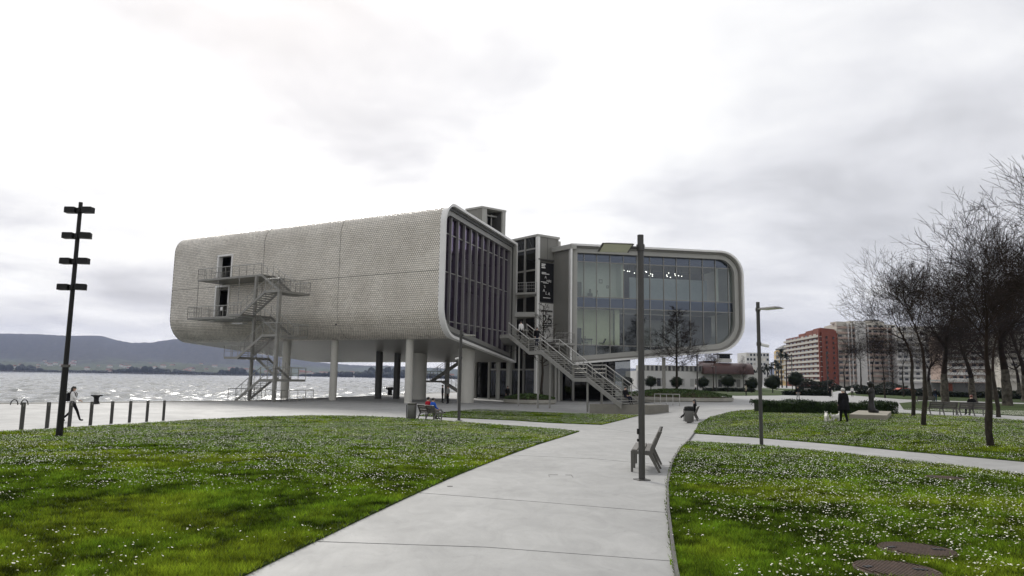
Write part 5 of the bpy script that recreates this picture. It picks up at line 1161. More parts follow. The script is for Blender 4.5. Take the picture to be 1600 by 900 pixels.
def person(label, loc, rz, pose, top, legs, hair, H=1.70, bulk=1.0, hair_long=False, shoes=None, coat=0.0, extra=None, skirt=False, group=None, bag=None):
    s = H / 1.74; j = {k: v for k, v in BASE.items()}; limbs(j, pose)
    for k, v in POSES[pose].items():
        kk = k.replace('_', ''); kk = kk if kk in j else k; j[kk] = (v, j[kk][1])
    def br(k, r):
        f = bulk if k in ('pelvis', 'belly', 'chest') or k[:2] in ('sh', 'el') else (1 + (bulk - 1) * .5)
        if k.startswith('head') or k == 'neck': f = 1
        return tuple(q * f * s for q in r) if isinstance(r, tuple) else r * f * s
    j = {k: (tuple(c * s for c in v[0]), br(k, v[1])) for k, v in j.items()}
    me = skin_mesh(j, EDG, 'pelvis'); t_ = thing('person', label, 'person', (0, 0, 0), group)
    bm = bmesh.new(); bm.from_mesh(me); bpy.data.meshes.remove(me)
    # fingers, thumb, nose and ears grown onto the figure
    add = MB(); hb = Vector(j['headb'][0]); htp = Vector(j['headt'][0]); hc = (hb + htp) / 2
    for sd_ in 'lr':
        w = Vector(j['wr' + sd_][0]); h = Vector(j['ha' + sd_][0]); d = (h - w).normalized(); side_ = Vector((1, 0, 0)); side_ = (side_ - d * side_.dot(d)).normalized(); nn = d.cross(side_)
        for f, ln in ((-.028, .062), (-.010, .075), (.009, .07), (.027, .052)):
            a = h + nn * f * s + d * .02 * s; b = a + d * ln * .55 * s; c = b + (d * .75 + side_ * (-.45 if sd_ == 'r' else .45)) * ln * .45 * s; add.tube(a, b, .009 * s, .0085 * s, 5); add.tube(b, c, .0085 * s, .007 * s, 5)
        a = w + (h - w) * .55 + nn * .03 * s; add.tube(a, a + (d * .6 + nn * .8) * .055 * s, .010 * s, .008 * s, 5)
    add.tube(hc + Vector((0, .068 * s, .005)), hc + Vector((0, .092 * s, -.022 * s)), .009 * s, .014 * s, 5)
    for q in (-1, 1): add.ball(tuple(hc + Vector((q * .078 * s, 0, -.005 * s))), (.012 * s, .022 * s, .032 * s), 6, 4)
    nb0 = len(bm.verts); vsb = [bm.verts.new(v) for v in add.v]
    for f in add.f:
        try: bm.faces.new([vsb[i] for i in f])
        except ValueError: pass
    # material per face: nearest bone
    bones = []
    for a, b in EDG:
        ca = 'top'
        if a == 'headb' or a == 'neck' or b == 'neck': ca = 'skin' if a in ('headb', 'neck') else 'top'
        if a[:2] == 'wr': ca = 'skin'
        if a[:2] in ('hi', 'kn') : ca = 'legs'
        if a == 'pelvis' and b[:2] == 'hi': ca = 'legs'
        if a[:2] == 'an': ca = 'shoe'
        bones.append((Vector(j[a][0]), Vector(j[b][0]), ca))
    order = ['skin', 'top', 'legs', 'shoe']
    zc = coat * s
    for f in bm.faces:
        c = f.calc_center_median(); best = None
        for a, b, ca in bones:
            ab = b - a; tt = max(0, min(1, (c - a).dot(ab) / ab.length_squared)); dd_ = (a + ab * tt - c).length
            if best is None or dd_ < best[0]: best = (dd_, ca)
        k = best[1]
        if k == 'legs' and coat and c.z > zc: k = 'top'
        f.material_index = order.index(k); f.smooth = True
    me = bpy.data.meshes.new('body'); bm.to_mesh(me); bm.free()
    for q in (M_SKIN, top, legs, shoes or C_BLACK): me.materials.append(q)
    o = bpy.data.objects.new('body', me); col.objects.link(o); o.parent = t_
    mb = MB()
    for q in (-1, 1): mb.ball(tuple(hc + Vector((q * .032 * s, .072 * s, .015 * s))), (.011 * s, .008 * s, .008 * s), 6, 4)
    mb.tube(hc + Vector((-.025 * s, .070 * s, -.055 * s)), hc + Vector((.025 * s, .070 * s, -.055 * s)), .005 * s, None, 4); mb.build('face', M_HAIR, t_)
    mb = MB(); c = hc + Vector((0, -.022 * s, .035 * s)); mb.ball(tuple(c), (.092 * s, .104 * s, .092 * s), 12, 8)
    if hair_long:
        for a in range(-3, 4):
            x = a * .03 * s; mb.tube(c + Vector((x, -.045 * s, 0)), Vector((x * 1.5, -.115 * s + abs(a) * .006, j['sh' + 'l'][0][2] - .10 * s)) + Vector((0, j['chest'][0][1], 0)), .05 * s, .035 * s, 7)
    mb.build('hair', hair, t_, smooth=True)
    if skirt or coat:
        mb = MB(); zt = j['belly'][0][2]; zb = coat * s if coat else .5 * s; px_, py_ = j['pelvis'][0][0], j['pelvis'][0][1]
        if pose in ('stand', 'stroll', 'lean', 'walk'):
            mb.lathe((px_, py_, 0), [(.20 * s * bulk, zb), (.205 * s * bulk, zb + .02), (.195 * s * bulk, zb + .2 * s), (.17 * s * bulk, zt), (.12 * s * bulk, zt + .05)], 16, sx=1, sy=.78); mb.build('coat_skirt', top, t_, smooth=True)
    if bag is not None:
        mb = MB(); mb.bbox((0, -.20 * s, 1.2 * s), (.28 * s, .16 * s, .42 * s), 0, .05); mb.build('backpack', bag, t_); mb = MB()
        for q in (-1, 1): mb.path([Vector((q * .11 * s, -.14 * s, 1.36 * s)), Vector((q * .12 * s, .0, 1.48 * s)), Vector((q * .12 * s, .13 * s, 1.36 * s)), Vector((q * .13 * s, .10 * s, 1.12 * s)), Vector((q * .12 * s, -.13 * s, 1.05 * s))], .02 * s, 6)
        mb.build('backpack_strap', bag, t_)
    t_.location = loc; t_.rotation_euler = (0, 0, rz); return t_
person('person in a white jacket with a black backpack, striding along the quay', gp(111, 659), face(1, .25), 'walk', C_WHITE, C_BLACK, M_HAIR, 1.66, 1.12, True, bag=C_BLACK)
def on_bench(b, du): 
    rz = b.rotation_euler.z; return Vector(b.location) + Vector((math.cos(rz) * du, math.sin(rz) * du, 0))
person('person in a red top seated on the bench, the left of the couple', on_bench(bc, -.10), RZ_C, 'sit', C_RED, C_BLACK, M_HAIR, 1.7, 1.15)
person('person in a blue top with crossed legs, the right of the couple on the bench', on_bench(bc, .42), RZ_C, 'crossed', C_BLUE, C_GREY, M_HAIR, 1.66, 1.15)
person('woman with long dark hair and white shoes, legs stretched out on the bench', on_bench(bw, .25), bw.rotation_euler.z, 'recline', C_BLACK, C_BLACK, M_HAIR, 1.66, 1.1, True, shoes=C_WHITE)
person('elderly person in a long black coat with white hair, walking two white dogs', gp(1319, 661), face(-.15, 1), 'stroll', C_BLACK, C_BLACK, M_HAIRG, 1.68, 1.45, coat=.62)
person('person with red hair in a dark coat seated on the double bench', on_bench(rb2, -.02), rb2.rotation_euler.z, 'sit', C_BLACK, C_BLACK, M_HAIRR, 1.72, 1.35)
person('person in a dark jacket and jeans standing behind the double bench', gp(1462, 629), face(.9, .4), 'stand', C_BLACK, C_JEANS, M_HAIR, 1.74, 1.15)
person('dark clothed person standing under the gallery beside the rear stair, left of two', gp(691, 630), face(1, .2), 'stand', C_BLACK, C_BLACK, M_HAIR, 1.72, 1.15)
person('person in grey standing under the gallery beside the rear stair, right of two', gp(699.5, 631), face(-.8, -.6), 'stand', C_GREY, C_BLACK, M_HAIR, 1.68, 1.15)
v = sp_(.9, PLZ) + swv * .72; person('dark clothed person sitting near the foot of the main stair behind the lamp post', (v.x, v.y, v.z - .02), face(.5, -.6), 'sit', C_BLACK, C_NAVY, M_HAIR, 1.72, 1.3)
v = sp_(12.2, 5.0) + swv * .3; person('person in a white top climbing the upper flight of the main stair', (v.x, v.y, v.z - .05), face(-.6, .78), 'stand', C_WHITE, C_BLACK, M_HAIR, 1.7, 1.15)
v = sp_(11.2, 4.45) + swv * .75; person('dark clothed person on the upper flight of the main stair behind the bare tree', (v.x, v.y, v.z - .05), face(.6, -.78), 'stand', C_BLACK, C_NAVY, M_HAIR, 1.72, 1.15)
person('person in dark clothes standing by the lobby left of the small planter', gp(793, 629.5), face(.5, -.8), 'stand', C_BLACK, C_BLACK, M_HAIR, 1.7, 1.1)
person('distant person in a pale olive top standing on the path before the far lawn', gp(1166, 618.6), face(-1, 0), 'stand', cloth('cloth_olive', (.30, .29, .22)), C_BLACK, M_HAIR, 1.76, 1.15)
person('distant person in white near the lamp post behind the round planter', gp(1087, 613), face(-.5, .9), 'stand', C_WHITE, C_NAVY, M_HAIR, 1.7, 1.1)
person('distant dark clothed person on the paved square in front of the long hedge', gp(1247, 624.5), face(.1, -1), 'stroll', C_BLACK, C_GREY, M_HAIR, 1.72, 1.25)
person('distant person in a white top behind the elderly walker', gp(1332, 620), face(-.3, -1), 'stand', C_WHITE, C_BLACK, M_HAIR, 1.7, 1.1)
person('distant person in dark clothes left of the elderly walker', gp(1297, 620.5), face(.6, .6), 'stroll', C_BLACK, C_BLACK, M_HAIR, 1.74, 1.1)
person('small distant person in pale clothes beside the dark pair left of the walker', gp(1300.5, 620.5), face(-.6, .6), 'stand', C_WHITE, C_WHITE, M_HAIR, 1.25, 1.05)
# ---- dogs
def dog(label, loc, rz, s=1.0, turn=0.0):
    j = dict(rump=((0, -.17, .25), (.075, .08)), belly=((0, -.02, .245), (.08, .085)), chest=((0, .13, .25), (.08, .10)), neck=((0, .2, .34), .062), head=((turn * .5, .25, .41), .07), muz=((turn, .33, .39), .035), t1=((0, -.24, .33), .025), t2=((0, -.27, .43), .018))
    ed = [('rump', 'belly'), ('belly', 'chest'), ('chest', 'neck'), ('neck', 'head'), ('head', 'muz'), ('rump', 't1'), ('t1', 't2')]
    for sd_, sg in (('l', -1), ('r', 1)):
        j['fk' + sd_] = ((sg * .06, .15, .14), .035); j['fp' + sd_] = ((sg * .06, .16 - .03 * sg, .02), .032); j['hk' + sd_] = ((sg * .065, -.13, .15), .045); j['hh' + sd_] = ((sg * .065, -.21, .095), .028); j['hp' + sd_] = ((sg * .065, -.18 + .03 * sg, .02), .03)
        ed += [('chest', 'fk' + sd_), ('fk' + sd_, 'fp' + sd_), ('rump', 'hk' + sd_), ('hk' + sd_, 'hh' + sd_), ('hh' + sd_, 'hp' + sd_)]
    j = {k: (tuple(c * s for c in v[0]), tuple(q * s for q in v[1]) if isinstance(v[1], tuple) else v[1] * s) for k, v in j.items()}
    me = skin_mesh(j, ed, 'belly'); me.materials.append(C_FUR); t_ = thing('dog', label, 'dog', (0, 0, 0), 'white dogs on the lawn'); o = bpy.data.objects.new('body', me); col.objects.link(o); o.parent = t_
    h = Vector(j['head'][0])
    for q in (-1, 1): mb = MB(); mb.tube(h + Vector((q * .04 * s, -.01, .04 * s)), h + Vector((q * .058 * s, -.01, .09 * s)), .03 * s, .008 * s, 5); mb.build('ear', C_FUR, t_)
    mb = MB(); mb.ball(tuple(Vector(j['muz'][0]) + Vector((0, .035 * s, .01 * s))), .016 * s, 6, 4); mb.build('nose', M_BLACK, t_)
    t_.location = loc; t_.rotation_euler = (0, 0, rz)
dog('small white dog seen from behind, left of the two on the lawn', gp(1292, 659.5), face(.25, 1), 1.05, .03); dog('small white dog standing side on next to the elderly walker', gp(1306, 659.5), face(1, .25), 1.05)

# ---- sculpture on its slab
p = gp(1360, 655); t_ = thing('bronze_statue', 'dark bronze standing figure with a large round head on a low stone slab', 'statue', p)
sl = [gp(1327, 655.5), gp(1386, 657.5), gp(1393, 650)]; s4 = sl[0] + (sl[2] - sl[1]); mb = MB(); mb.prism([(q.x, q.y, p.z - .1) for q in (sl[0], sl[1], sl[2], s4)], (0, 0, .38)); mb.build('slab', M_STONE, t_)
cc = (sl[0] + sl[2]) / 2; z0 = p.z + .28
js = dict(a=((0, 0, .06), (.34, .26)), b=((0, 0, .34), (.22, .18)), c=((.02, 0, .62), (.155, .13)), d=((.03, 0, .95), (.18, .14)), e=((.03, 0, 1.28), (.19, .13)), n=((.02, 0, 1.43), .075), h=((.0, 0, 1.57), (.19, .17)), h2=((-.02, 0, 1.70), (.20, .18)), h3=((-.03, 0, 1.80), (.10, .09)), sl=((-.12, -.05, 1.26), .07), el=((-.28, -.12, 1.12), .055), wl=((-.36, -.25, 1.24), .045), sr=((.18, .02, 1.26), .07), er=((.24, .05, 1.0), .055), wr=((.16, -.08, .85), .045), f=((.42, -.05, .07), (.10, .07)))
me = skin_mesh(js, [('a', 'b'), ('b', 'c'), ('c', 'd'), ('d', 'e'), ('e', 'n'), ('n', 'h'), ('h', 'h2'), ('h2', 'h3'), ('e', 'sl'), ('sl', 'el'), ('el', 'wl'), ('e', 'sr'), ('sr', 'er'), ('er', 'wr'), ('a', 'f')], 'd', 2); me.materials.append(M_BRONZE)
o = bpy.data.objects.new('figure', me); col.objects.link(o); o.parent = t_; o.location = (cc.x - p.x, cc.y - p.y, .28); o.rotation_euler.z = .1

# ================================================================== FOLIAGE
def leaf_mesh(name, pts, nrm, size, mat, parent=None, seed=1):
    rg_ = np.random.default_rng(seed); P = np.asarray(pts, float); n_ = len(P)
    a = rg_.normal(size=(n_, 3)) + 0.9 * np.asarray(nrm); a /= np.linalg.norm(a, axis=1)[:, None]
    b = np.cross(a, rg_.normal(size=(n_, 3))); b /= np.linalg.norm(b, axis=1)[:, None]; c = np.cross(a, b)
    s = size * rg_.uniform(.6, 1.4, n_)[:, None]
    V = np.stack([P - b * s, P + c * s * .5, P + b * s, P - c * s * .5], 1).reshape(-1, 3); q = np.arange(n_)[:, None] * 4
    T = np.concatenate([q + np.array([[0, 1, 2]]), q + np.array([[0, 2, 3]])], 1).reshape(-1, 3)
    return np_mesh(name, V, T, mat, parent)
def noise3(P, f, seed=0): return np.sin(P[:, 0] * f + seed) * np.cos(P[:, 1] * f * 1.3 + seed * 2) + np.sin(P[:, 2] * f * 1.7 + P[:, 0] * f * .6 + seed)
# long dark hedge on the right lawn
ha, hb_ = gp(1192, 646), gp(1404, 648.5); d = hb_ - ha; d.z = 0; L = d.length; d.normalize(); nn = Vector((-d.y, d.x, 0)); t_ = thing('hedge', 'long low dark clipped hedge across the right lawn, behind the elderly walker', 'hedge', ha)
rg_ = np.random.default_rng(4); n_ = 30000; u = rg_.random(n_) * L; f_ = rg_.random(n_); zt = .66 + .10 * np.sin(u * 1.7) * np.cos(u * .7 + 1) + .05 * np.sin(u * 6)
u = np.where(rg_.random(n_) < .06, rg_.random(n_) * .6, u); top = f_ < .45; v_ = np.where(top, rg_.random(n_) * 2.0, rg_.uniform(-.06, .1, n_)); z = np.where(top, zt + rg_.normal(0, .05, n_), rg_.random(n_) ** .7 * zt)
P = np.stack([d.x * u + nn.x * v_, d.y * u + nn.y * v_, z], 1); nr = np.where(top[:, None], [[0, 0, 1]], [[-nn.x, -nn.y, .3]]); leaf_mesh('foliage', P, nr, .042, M_HEDGE, t_)
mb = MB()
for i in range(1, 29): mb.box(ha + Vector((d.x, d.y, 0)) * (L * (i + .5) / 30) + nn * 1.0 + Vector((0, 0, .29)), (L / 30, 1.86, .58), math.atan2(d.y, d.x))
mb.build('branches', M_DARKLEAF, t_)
# round planters with ground cover
def planter(c, r, h, label, mound, seed, sy=1.0):
    t_ = thing('planter', label, 'planter', c, 'round planters'); mb = MB(); mb.lathe(c, [(r - .12, -.1), (r - .12, .1), (r, .12), (r, h), (r - .22, h), (r - .22, h - .12)], 56); mb.build('kerb', M_WALLC, t_, smooth=True, auto=35)
    mb = MB(); mb.lathe(c, [(r - .23, h - .13), (r * .5, h + mound * .6), (.1, h + mound * .7)], 40); mb.build('soil', M_SOIL, t_)
    rg_ = np.random.default_rng(seed); n_ = int(1500 * r); rr = np.sqrt(rg_.random(n_)) * (r - .1); a = rg_.random(n_) * 6.283; z = h + mound * (1 - (rr / r) ** 2) * .9 + rg_.random(n_) * .16
    P = np.stack([rr * np.cos(a), rr * np.sin(a), z], 1); leaf_mesh('ground_cover', P, np.tile([[0, 0, 1]], (n_, 1)), .075, M_IVY, t_, seed); return t_
f1 = gp(829, 632); c1p = Vector((f1.x, f1.y + 2.6, PZ)); planter(c1p, 2.6, .42, 'small round concrete planter of ivy with a bare tree, before the lobby', .45, 3)
f2 = gp(1078, 628); c2p = Vector((f2.x, f2.y + 5.6, G(f2.x, f2.y + 5.6))); planter(c2p, 5.6, .42, 'large round concrete planter of ground cover right of the main stair', .7, 5)

# ---- bare trees
def tube_tri(acc, p0, p1, r0, r1, n):
    d = p1 - p0; L = d.length
    if L < 1e-5: return
    d = d / L; a = d.orthogonal(); a.normalize(); b = d.cross(a); base = len(acc[0])
    for p, r in ((p0, r0), (p1, r1)):
        for i in range(n): t = 6.2832 * i / n; acc[0].append(p + a * (r * math.cos(t)) + b * (r * math.sin(t)))
    for i in range(n): j = (i + 1) % n; acc[1].append((base + i, base + j, base + n + j)); acc[1].append((base + i, base + n + j, base + n + i))
def limb(acc, rnd, p, d, L, r, lvl, spec, nseg=4):
    """grow one branch; children leave it along its outer part"""
    kids, ratio, spread, up, wig, minr = spec
    step = L / nseg; pts = [p.copy()]; rad = [r]; q = p.copy(); dd_ = d.copy(); re = max(minr, r * .42)
    for k in range(nseg):
        dd_ = (dd_ + Vector((rnd.gauss(0, wig), rnd.gauss(0, wig), rnd.gauss(0, wig) + up)) ).normalized(); q = q + dd_ * step; pts.append(q.copy()); rad.append(r + (re - r) * (k + 1) / nseg)
    ns = 7 if lvl == 0 else (5 if r > .04 else 3)
    for k in range(nseg): tube_tri(acc, pts[k], pts[k + 1], rad[k], rad[k + 1], ns)
    if lvl >= len(kids): return
    nk = kids[lvl]; ph = rnd.random() * 6.28
    for k in range(nk):
        f = 1.0 if k == 0 else rnd.uniform(.25, .98) if lvl > 0 else rnd.uniform(.55, 1.0)
        x = f * nseg; i = min(nseg - 1, int(x)); b = pts[i] + (pts[i + 1] - pts[i]) * (x - i); rr = (rad[i] + (rad[i + 1] - rad[i]) * (x - i))
        ax = dd_.orthogonal().normalized(); bx = dd_.cross(ax); ph += 2.4 + rnd.gauss(0, .4); sp = spread * rnd.uniform(.6, 1.3) * (.35 if k == 0 else 1)
        nd = (dd_ * math.cos(sp) + (ax * math.cos(ph) + bx * math.sin(ph)) * math.sin(sp)).normalized()
        limb(acc, rnd, b, nd, L * ratio * rnd.uniform(.75, 1.2), max(minr, rr * (.78 if k == 0 else .62)), lvl + 1, spec, 4 if lvl < 1 else (3 if lvl < 3 else 2))
def tree_proto(seed, trunk_h, trunk_r, kids, first_L, ratio, spread, up, wig, minr, leader=False, bark=M_BARK, nside=None):
    rnd = random.Random(seed); acc = ([], []); mb = MB(); p = Vector((0, 0, -.1)); d = Vector((0, 0, 1)); pr = trunk_r * 1.25; pts = []; rings = [(p.copy(), trunk_r * 1.45), (p + Vector((0, 0, .22)), trunk_r * 1.12)]; p = p + Vector((0, 0, .25))
    if leader:
        H = trunk_h; n = 16
        for k in range(n):
            q = p + Vector((rnd.gauss(0, .03), rnd.gauss(0, .03), H / n)); r1 = trunk_r * (1 - .85 * (k + 1) / n); rings.append((q.copy(), r1)); pts.append((q.copy(), r1)); p, pr = q, r1
        for k in range(nside):
            f = .30 + .68 * k / nside; i = int(f * n); b, r = pts[min(i, n - 1)]; az = k * 2.4 + rnd.gauss(0, .3); el = .12 + .55 * f + rnd.gauss(0, .12); L = first_L * (1.12 - f) * rnd.uniform(.7, 1.2)
            limb(acc, rnd, b + Vector((0, 0, rnd.uniform(-.2, .2))), Vector((math.cos(az) * math.cos(el), math.sin(az) * math.cos(el), math.sin(el))), L, max(minr, r * .38), 1, (kids, ratio, spread, up, wig, minr), 4)
    else:
        n = 6
        for k in range(n):
            q = p + Vector((rnd.gauss(0, .035 * trunk_h / 3), rnd.gauss(0, .035 * trunk_h / 3), (trunk_h + .1) / n)); r1 = trunk_r * (1.25 - .45 * (k + 1) / n) if k else trunk_r; rings.append((q.copy(), r1)); p, pr = q, r1
        limb(acc, rnd, p, Vector((0, 0, 1)), first_L, pr, 0, (kids, ratio, spread, up, wig, minr), 4)
    return trunk_mesh(rings, 12), acc
def trunk_mesh(rings, ns):
    mb = MB()
    for p, r in rings:
        for i in range(ns): t = 6.2832 * i / ns; k = 1 + .06 * math.sin(3 * t + p.z * 2); mb.v.append((p.x + r * k * math.cos(t), p.y + r * k * math.sin(t), p.z))
    for a in range(len(rings) - 1):
        for i in range(ns): j = (i + 1) % ns; mb.f.append((a * ns + i, a * ns + j, a * ns + ns + j, a * ns + ns + i)); mb.m.append(0)
    return mb
PROTO = {}
def tree(kind, loc, rz, s, label, group, name='bare_tree', nest=False):
    spec = PROTO_SPEC[kind]
    t_ = thing(name, label, 'tree', (0, 0, 0), group)
    if kind not in PROTO:
        mb, acc = tree_proto(**spec); bark = spec.get('bark', M_BARK)
        a = mb.build('trunk', bark, None, smooth=True); a.parent = t_
        V = np.array([tuple(v) for v in acc[0]]); b = np_mesh('crown', V, np.array(acc[1]), M_TWIG, t_, smooth=True); PROTO[kind] = (a, b); print(kind, 'tris', len(acc[1]))
    else:
        for q in PROTO[kind]: c = q.copy(); col.objects.link(c); c.parent = t_
    t_.location = loc; t_.rotation_euler = (0, 0, rz); t_.scale = (s, s, s) if not isinstance(s, tuple) else s; return t_
PROTO_SPEC = dict(
    plane1=dict(seed=3, trunk_h=2.8, trunk_r=.36, kids=[5, 4, 4, 4, 4, 3], first_L=3.9, ratio=.76, spread=.92, up=.045, wig=.09, minr=.010, bark=M_BARKP),
    plane2=dict(seed=8, trunk_h=2.5, trunk_r=.34, kids=[5, 4, 4, 4, 4, 3], first_L=4.0, ratio=.76, spread=.96, up=.035, wig=.10, minr=.010, bark=M_BARKP),
    young1=dict(seed=5, trunk_h=1.9, trunk_r=.085, kids=[6, 5, 5, 4, 3], first_L=1.9, ratio=.68, spread=.66, up=.06, wig=.09, minr=.0045),
    young2=dict(seed=12, trunk_h=2.1, trunk_r=.08, kids=[5, 5, 5, 4, 3], first_L=2.0, ratio=.69, spread=.7, up=.05, wig=.09, minr=.005),
    near1=dict(seed=17, trunk_h=2.3, trunk_r=.10, kids=[6, 6, 6, 5, 4], first_L=2.2, ratio=.70, spread=.75, up=.03, wig=.08, minr=.0045),
    leader1=dict(seed=21, trunk_h=8.6, trunk_r=.15, kids=[0, 6, 5, 3], first_L=3.2, ratio=.48, spread=.75, up=.03, wig=.10, minr=.010, leader=True, nside=46),
    leader2=dict(seed=25, trunk_h=8.6, trunk_r=.14, kids=[0, 5, 4], first_L=2.4, ratio=.50, spread=.7, up=.06, wig=.10, minr=.010, leader=True, nside=44),
)
def tr(kind, px, py, rz, s, label, group='bare trees in the park', **kw):
    p = gp(px, py) if py > 0 else gd(px, -py); return tree(kind, p, rz, s, label, group, **kw)
tree('leader2', (at(847, 600, c1p.y).x, c1p.y, PZ + .6), .4, 1.02, 'bare tree with a straight trunk in the small round planter, before the banners', 'bare trees in the round planters')
tree('leader1', (at(1058, 600, c2p.y).x, c2p.y, PZ + .8), 1.0, 1.0, 'bare tree with spreading twigs in the large round planter, before the glazed gallery', 'bare trees in the round planters')
tr('near1', 1548, 699, .3, (.95, .95, .85), 'slim dark bare tree nearest on the right lawn')
tr('young1', 1443, 666, 1.1, 1.15, 'slim bare young tree left of the double bench, nearer of two')
tr('young2', 1427.5, 651, 2.0, 1.3, 'slim bare young tree left of the double bench, farther of two')
tr('young1', 1560, 652, 3.0, 1.3, 'slim bare tree right of the double bench by the path')
tr('near1', 1690, 730, 2.2, 0.9, 'bare tree whose upper branches reach into the right edge of the view')
for i, (k, px, py, rz, s, lb) in enumerate((
    ('plane1', 1478, 631, .2, 1.08, 'tall bare plane tree behind the double bench, leftmost of the big ones'),
    ('plane2', 1522, 629, 1.3, 1.12, 'tall bare plane tree with mottled trunk behind the red haired person'),
    ('plane1', 1574, 634, 2.9, 1.22, 'thick trunked bare plane tree near the right edge'),
    ('plane2', 1642, 636, 3.9, 1.3, 'bare plane tree standing just beyond the right edge'),
    ('plane1', 1600, -105, 4.2, 1.25, 'bare plane tree farther back by the right edge'),
    ('plane2', 1550, -115, .7, 1.3, 'farthest of the tall bare plane trees'),
    ('plane1', 1452, -128, 1.9, .9, 'bare plane tree before the pale apartment block, left of the tallest group'),
    ('plane2', 1478, -140, 2.7, 1.0, 'bare plane tree in the second row before the pale block'),
    ('plane2', 1592, -132, .1, 1.05, 'bare plane tree in the second row by the right edge'),
    ('young2', 1383, 622, .5, 1.55, 'bare tree behind the bronze statue, right of it'),
    ('young1', 1411, -130, 2.5, 1.6, 'bare tree before the orange car'),
    ('young2', 1345, -150, 3.5, 1.9, 'bare tree before the white apartment block, left one'),
    ('young1', 1366, -160, 4.4, 2.0, 'bare tree before the white apartment block, right one'),
    ('young2', 1320, -165, 5.4, 1.9, 'bare tree in the gap between the red and white apartment blocks'),
    ('leader2', 1162, -165, 1.4, .9, 'bare tree beside the maroon barrel roof'),
    ('young1', 1114, -155, 2.0, 1.3, 'small bare tree before the white harbour building'),
    ('leader2', 1395, -150, 3.4, .95, 'tall thin bare tree behind the orange car'))):
    tr(k, px, py, rz, s, lb)
# crow nest in the big plane tree
p = gp(1478, 631); q = at(1425, 415, p.y - 1.5); rg_ = np.random.default_rng(9); mb = MB()
for i in range(70):
    a = Vector(rg_.normal(0, .16, 3)); b = a + Vector(rg_.normal(0, .22, 3)); mb.tube(q + a, q + b, .014, None, 3)
mb.build('bird_nest', M_TWIG, label='dark bird nest of twigs in the bare plane tree crown', cat='nest')
# round clipped trees before the harbour building
SB = {}
def ball_tree(px, py, r, h, label, seed, kind=0):
    p = gd(px, py); t_ = thing('round_tree', label, 'tree', p, 'round clipped trees'); mb = MB(); mb.tube(p, p + Vector((0, 0, h - r * .6)), .12, .09, 7); mb.build('trunk', M_BARK, t_)
    rg_ = np.random.default_rng(seed); n_ = 1700; v = rg_.normal(size=(n_, 3)); v /= np.linalg.norm(v, axis=1)[:, None]; rad_ = r * (1 + .11 * noise3(v * 3, 1.6, seed)) * rg_.uniform(.72, 1.03, n_)
    P = v * rad_[:, None] * [1, 1, .88] + [0, 0, h]; leaf_mesh('crown', P, v, r * .13, M_DARKLEAF, t_, seed)
for i, (px, py, r, h, lb) in enumerate(((1017, 150, 1.25, 2.0, 'round clipped tree directly right of the tall lamp post'), (1057, 150, 1.3, 2.0, 'round clipped tree behind the trunk of the large planter tree'), (1098, 150, 1.3, 2.0, 'round clipped tree behind the far lamp post'), (1137, 150, 1.5, 2.3, 'round clipped tree below the maroon barrel roof'), (1174, 150, 1.4, 1.9, 'round clipped tree behind the distant person in olive'), (1207, 150, 1.7, 2.2, 'round clipped tree right of the camera lamp post'), (1243, 150, 1.6, 3.0, 'tallest round dark tree, below the red apartment block'), (980, 150, 1.2, 1.9, 'round clipped tree behind the main stair handrails'))):
    ball_tree(px, py, r, h, lb, i + 2)
# distant hedges and shrubs along the street
def far_hedge(pa, pb, h, w, label, n_, mat=M_DARKLEAF, lump=.3):
    a, b = gd(*pa), gd(*pb); d = b - a; d.z = 0; L = d.length; d.normalize(); nn = Vector((-d.y, d.x, 0)); t_ = thing('hedge', label, 'hedge', a, 'far hedges'); rg_ = np.random.default_rng(n_)
    u = rg_.random(n_) * L; v = rg_.random(n_) * w; hh = h * (1 - lump + lump * (np.sin(u * .55 + n_) * np.cos(u * .23) + 1) / 1.4); z = rg_.random(n_) ** .6 * hh
    leaf_mesh('foliage', np.stack([d.x * u + nn.x * v, d.y * u + nn.y * v, z], 1), np.tile([[0, -.5, .8]], (n_, 1)), .2, mat, t_, n_)
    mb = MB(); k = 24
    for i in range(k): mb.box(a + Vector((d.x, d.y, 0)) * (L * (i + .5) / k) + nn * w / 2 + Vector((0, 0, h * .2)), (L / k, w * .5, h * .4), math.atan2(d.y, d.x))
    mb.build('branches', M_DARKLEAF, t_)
far_hedge((1226, 125), (1300, 125), .95, 1.5, 'low hedge on the far lawn behind the dark clothed person', 2600)
far_hedge((1335, 150), (1620, 120), 1.1, 1.5, 'long low hedge at the back of the right lawns', 6000)
far_hedge((1100, 158), (1180, 158), .8, 1.5, 'low hedge in front of the white harbour building', 1600, lump=.1)
far_hedge((1248, 210), (1305, 210), 3.0, 3.0, 'lumpy dark shrubs at the foot of the red apartment block', 3600, lump=.5)
far_hedge((1305, 215), (1420, 210), 2.4, 3.0, 'dark shrubs at the foot of the white apartment block', 4200, lump=.6)
far_hedge((1420, 210), (1640, 190), 2.2, 3.0, 'dark shrubs lining the street at the far right', 5200, lump=.6)

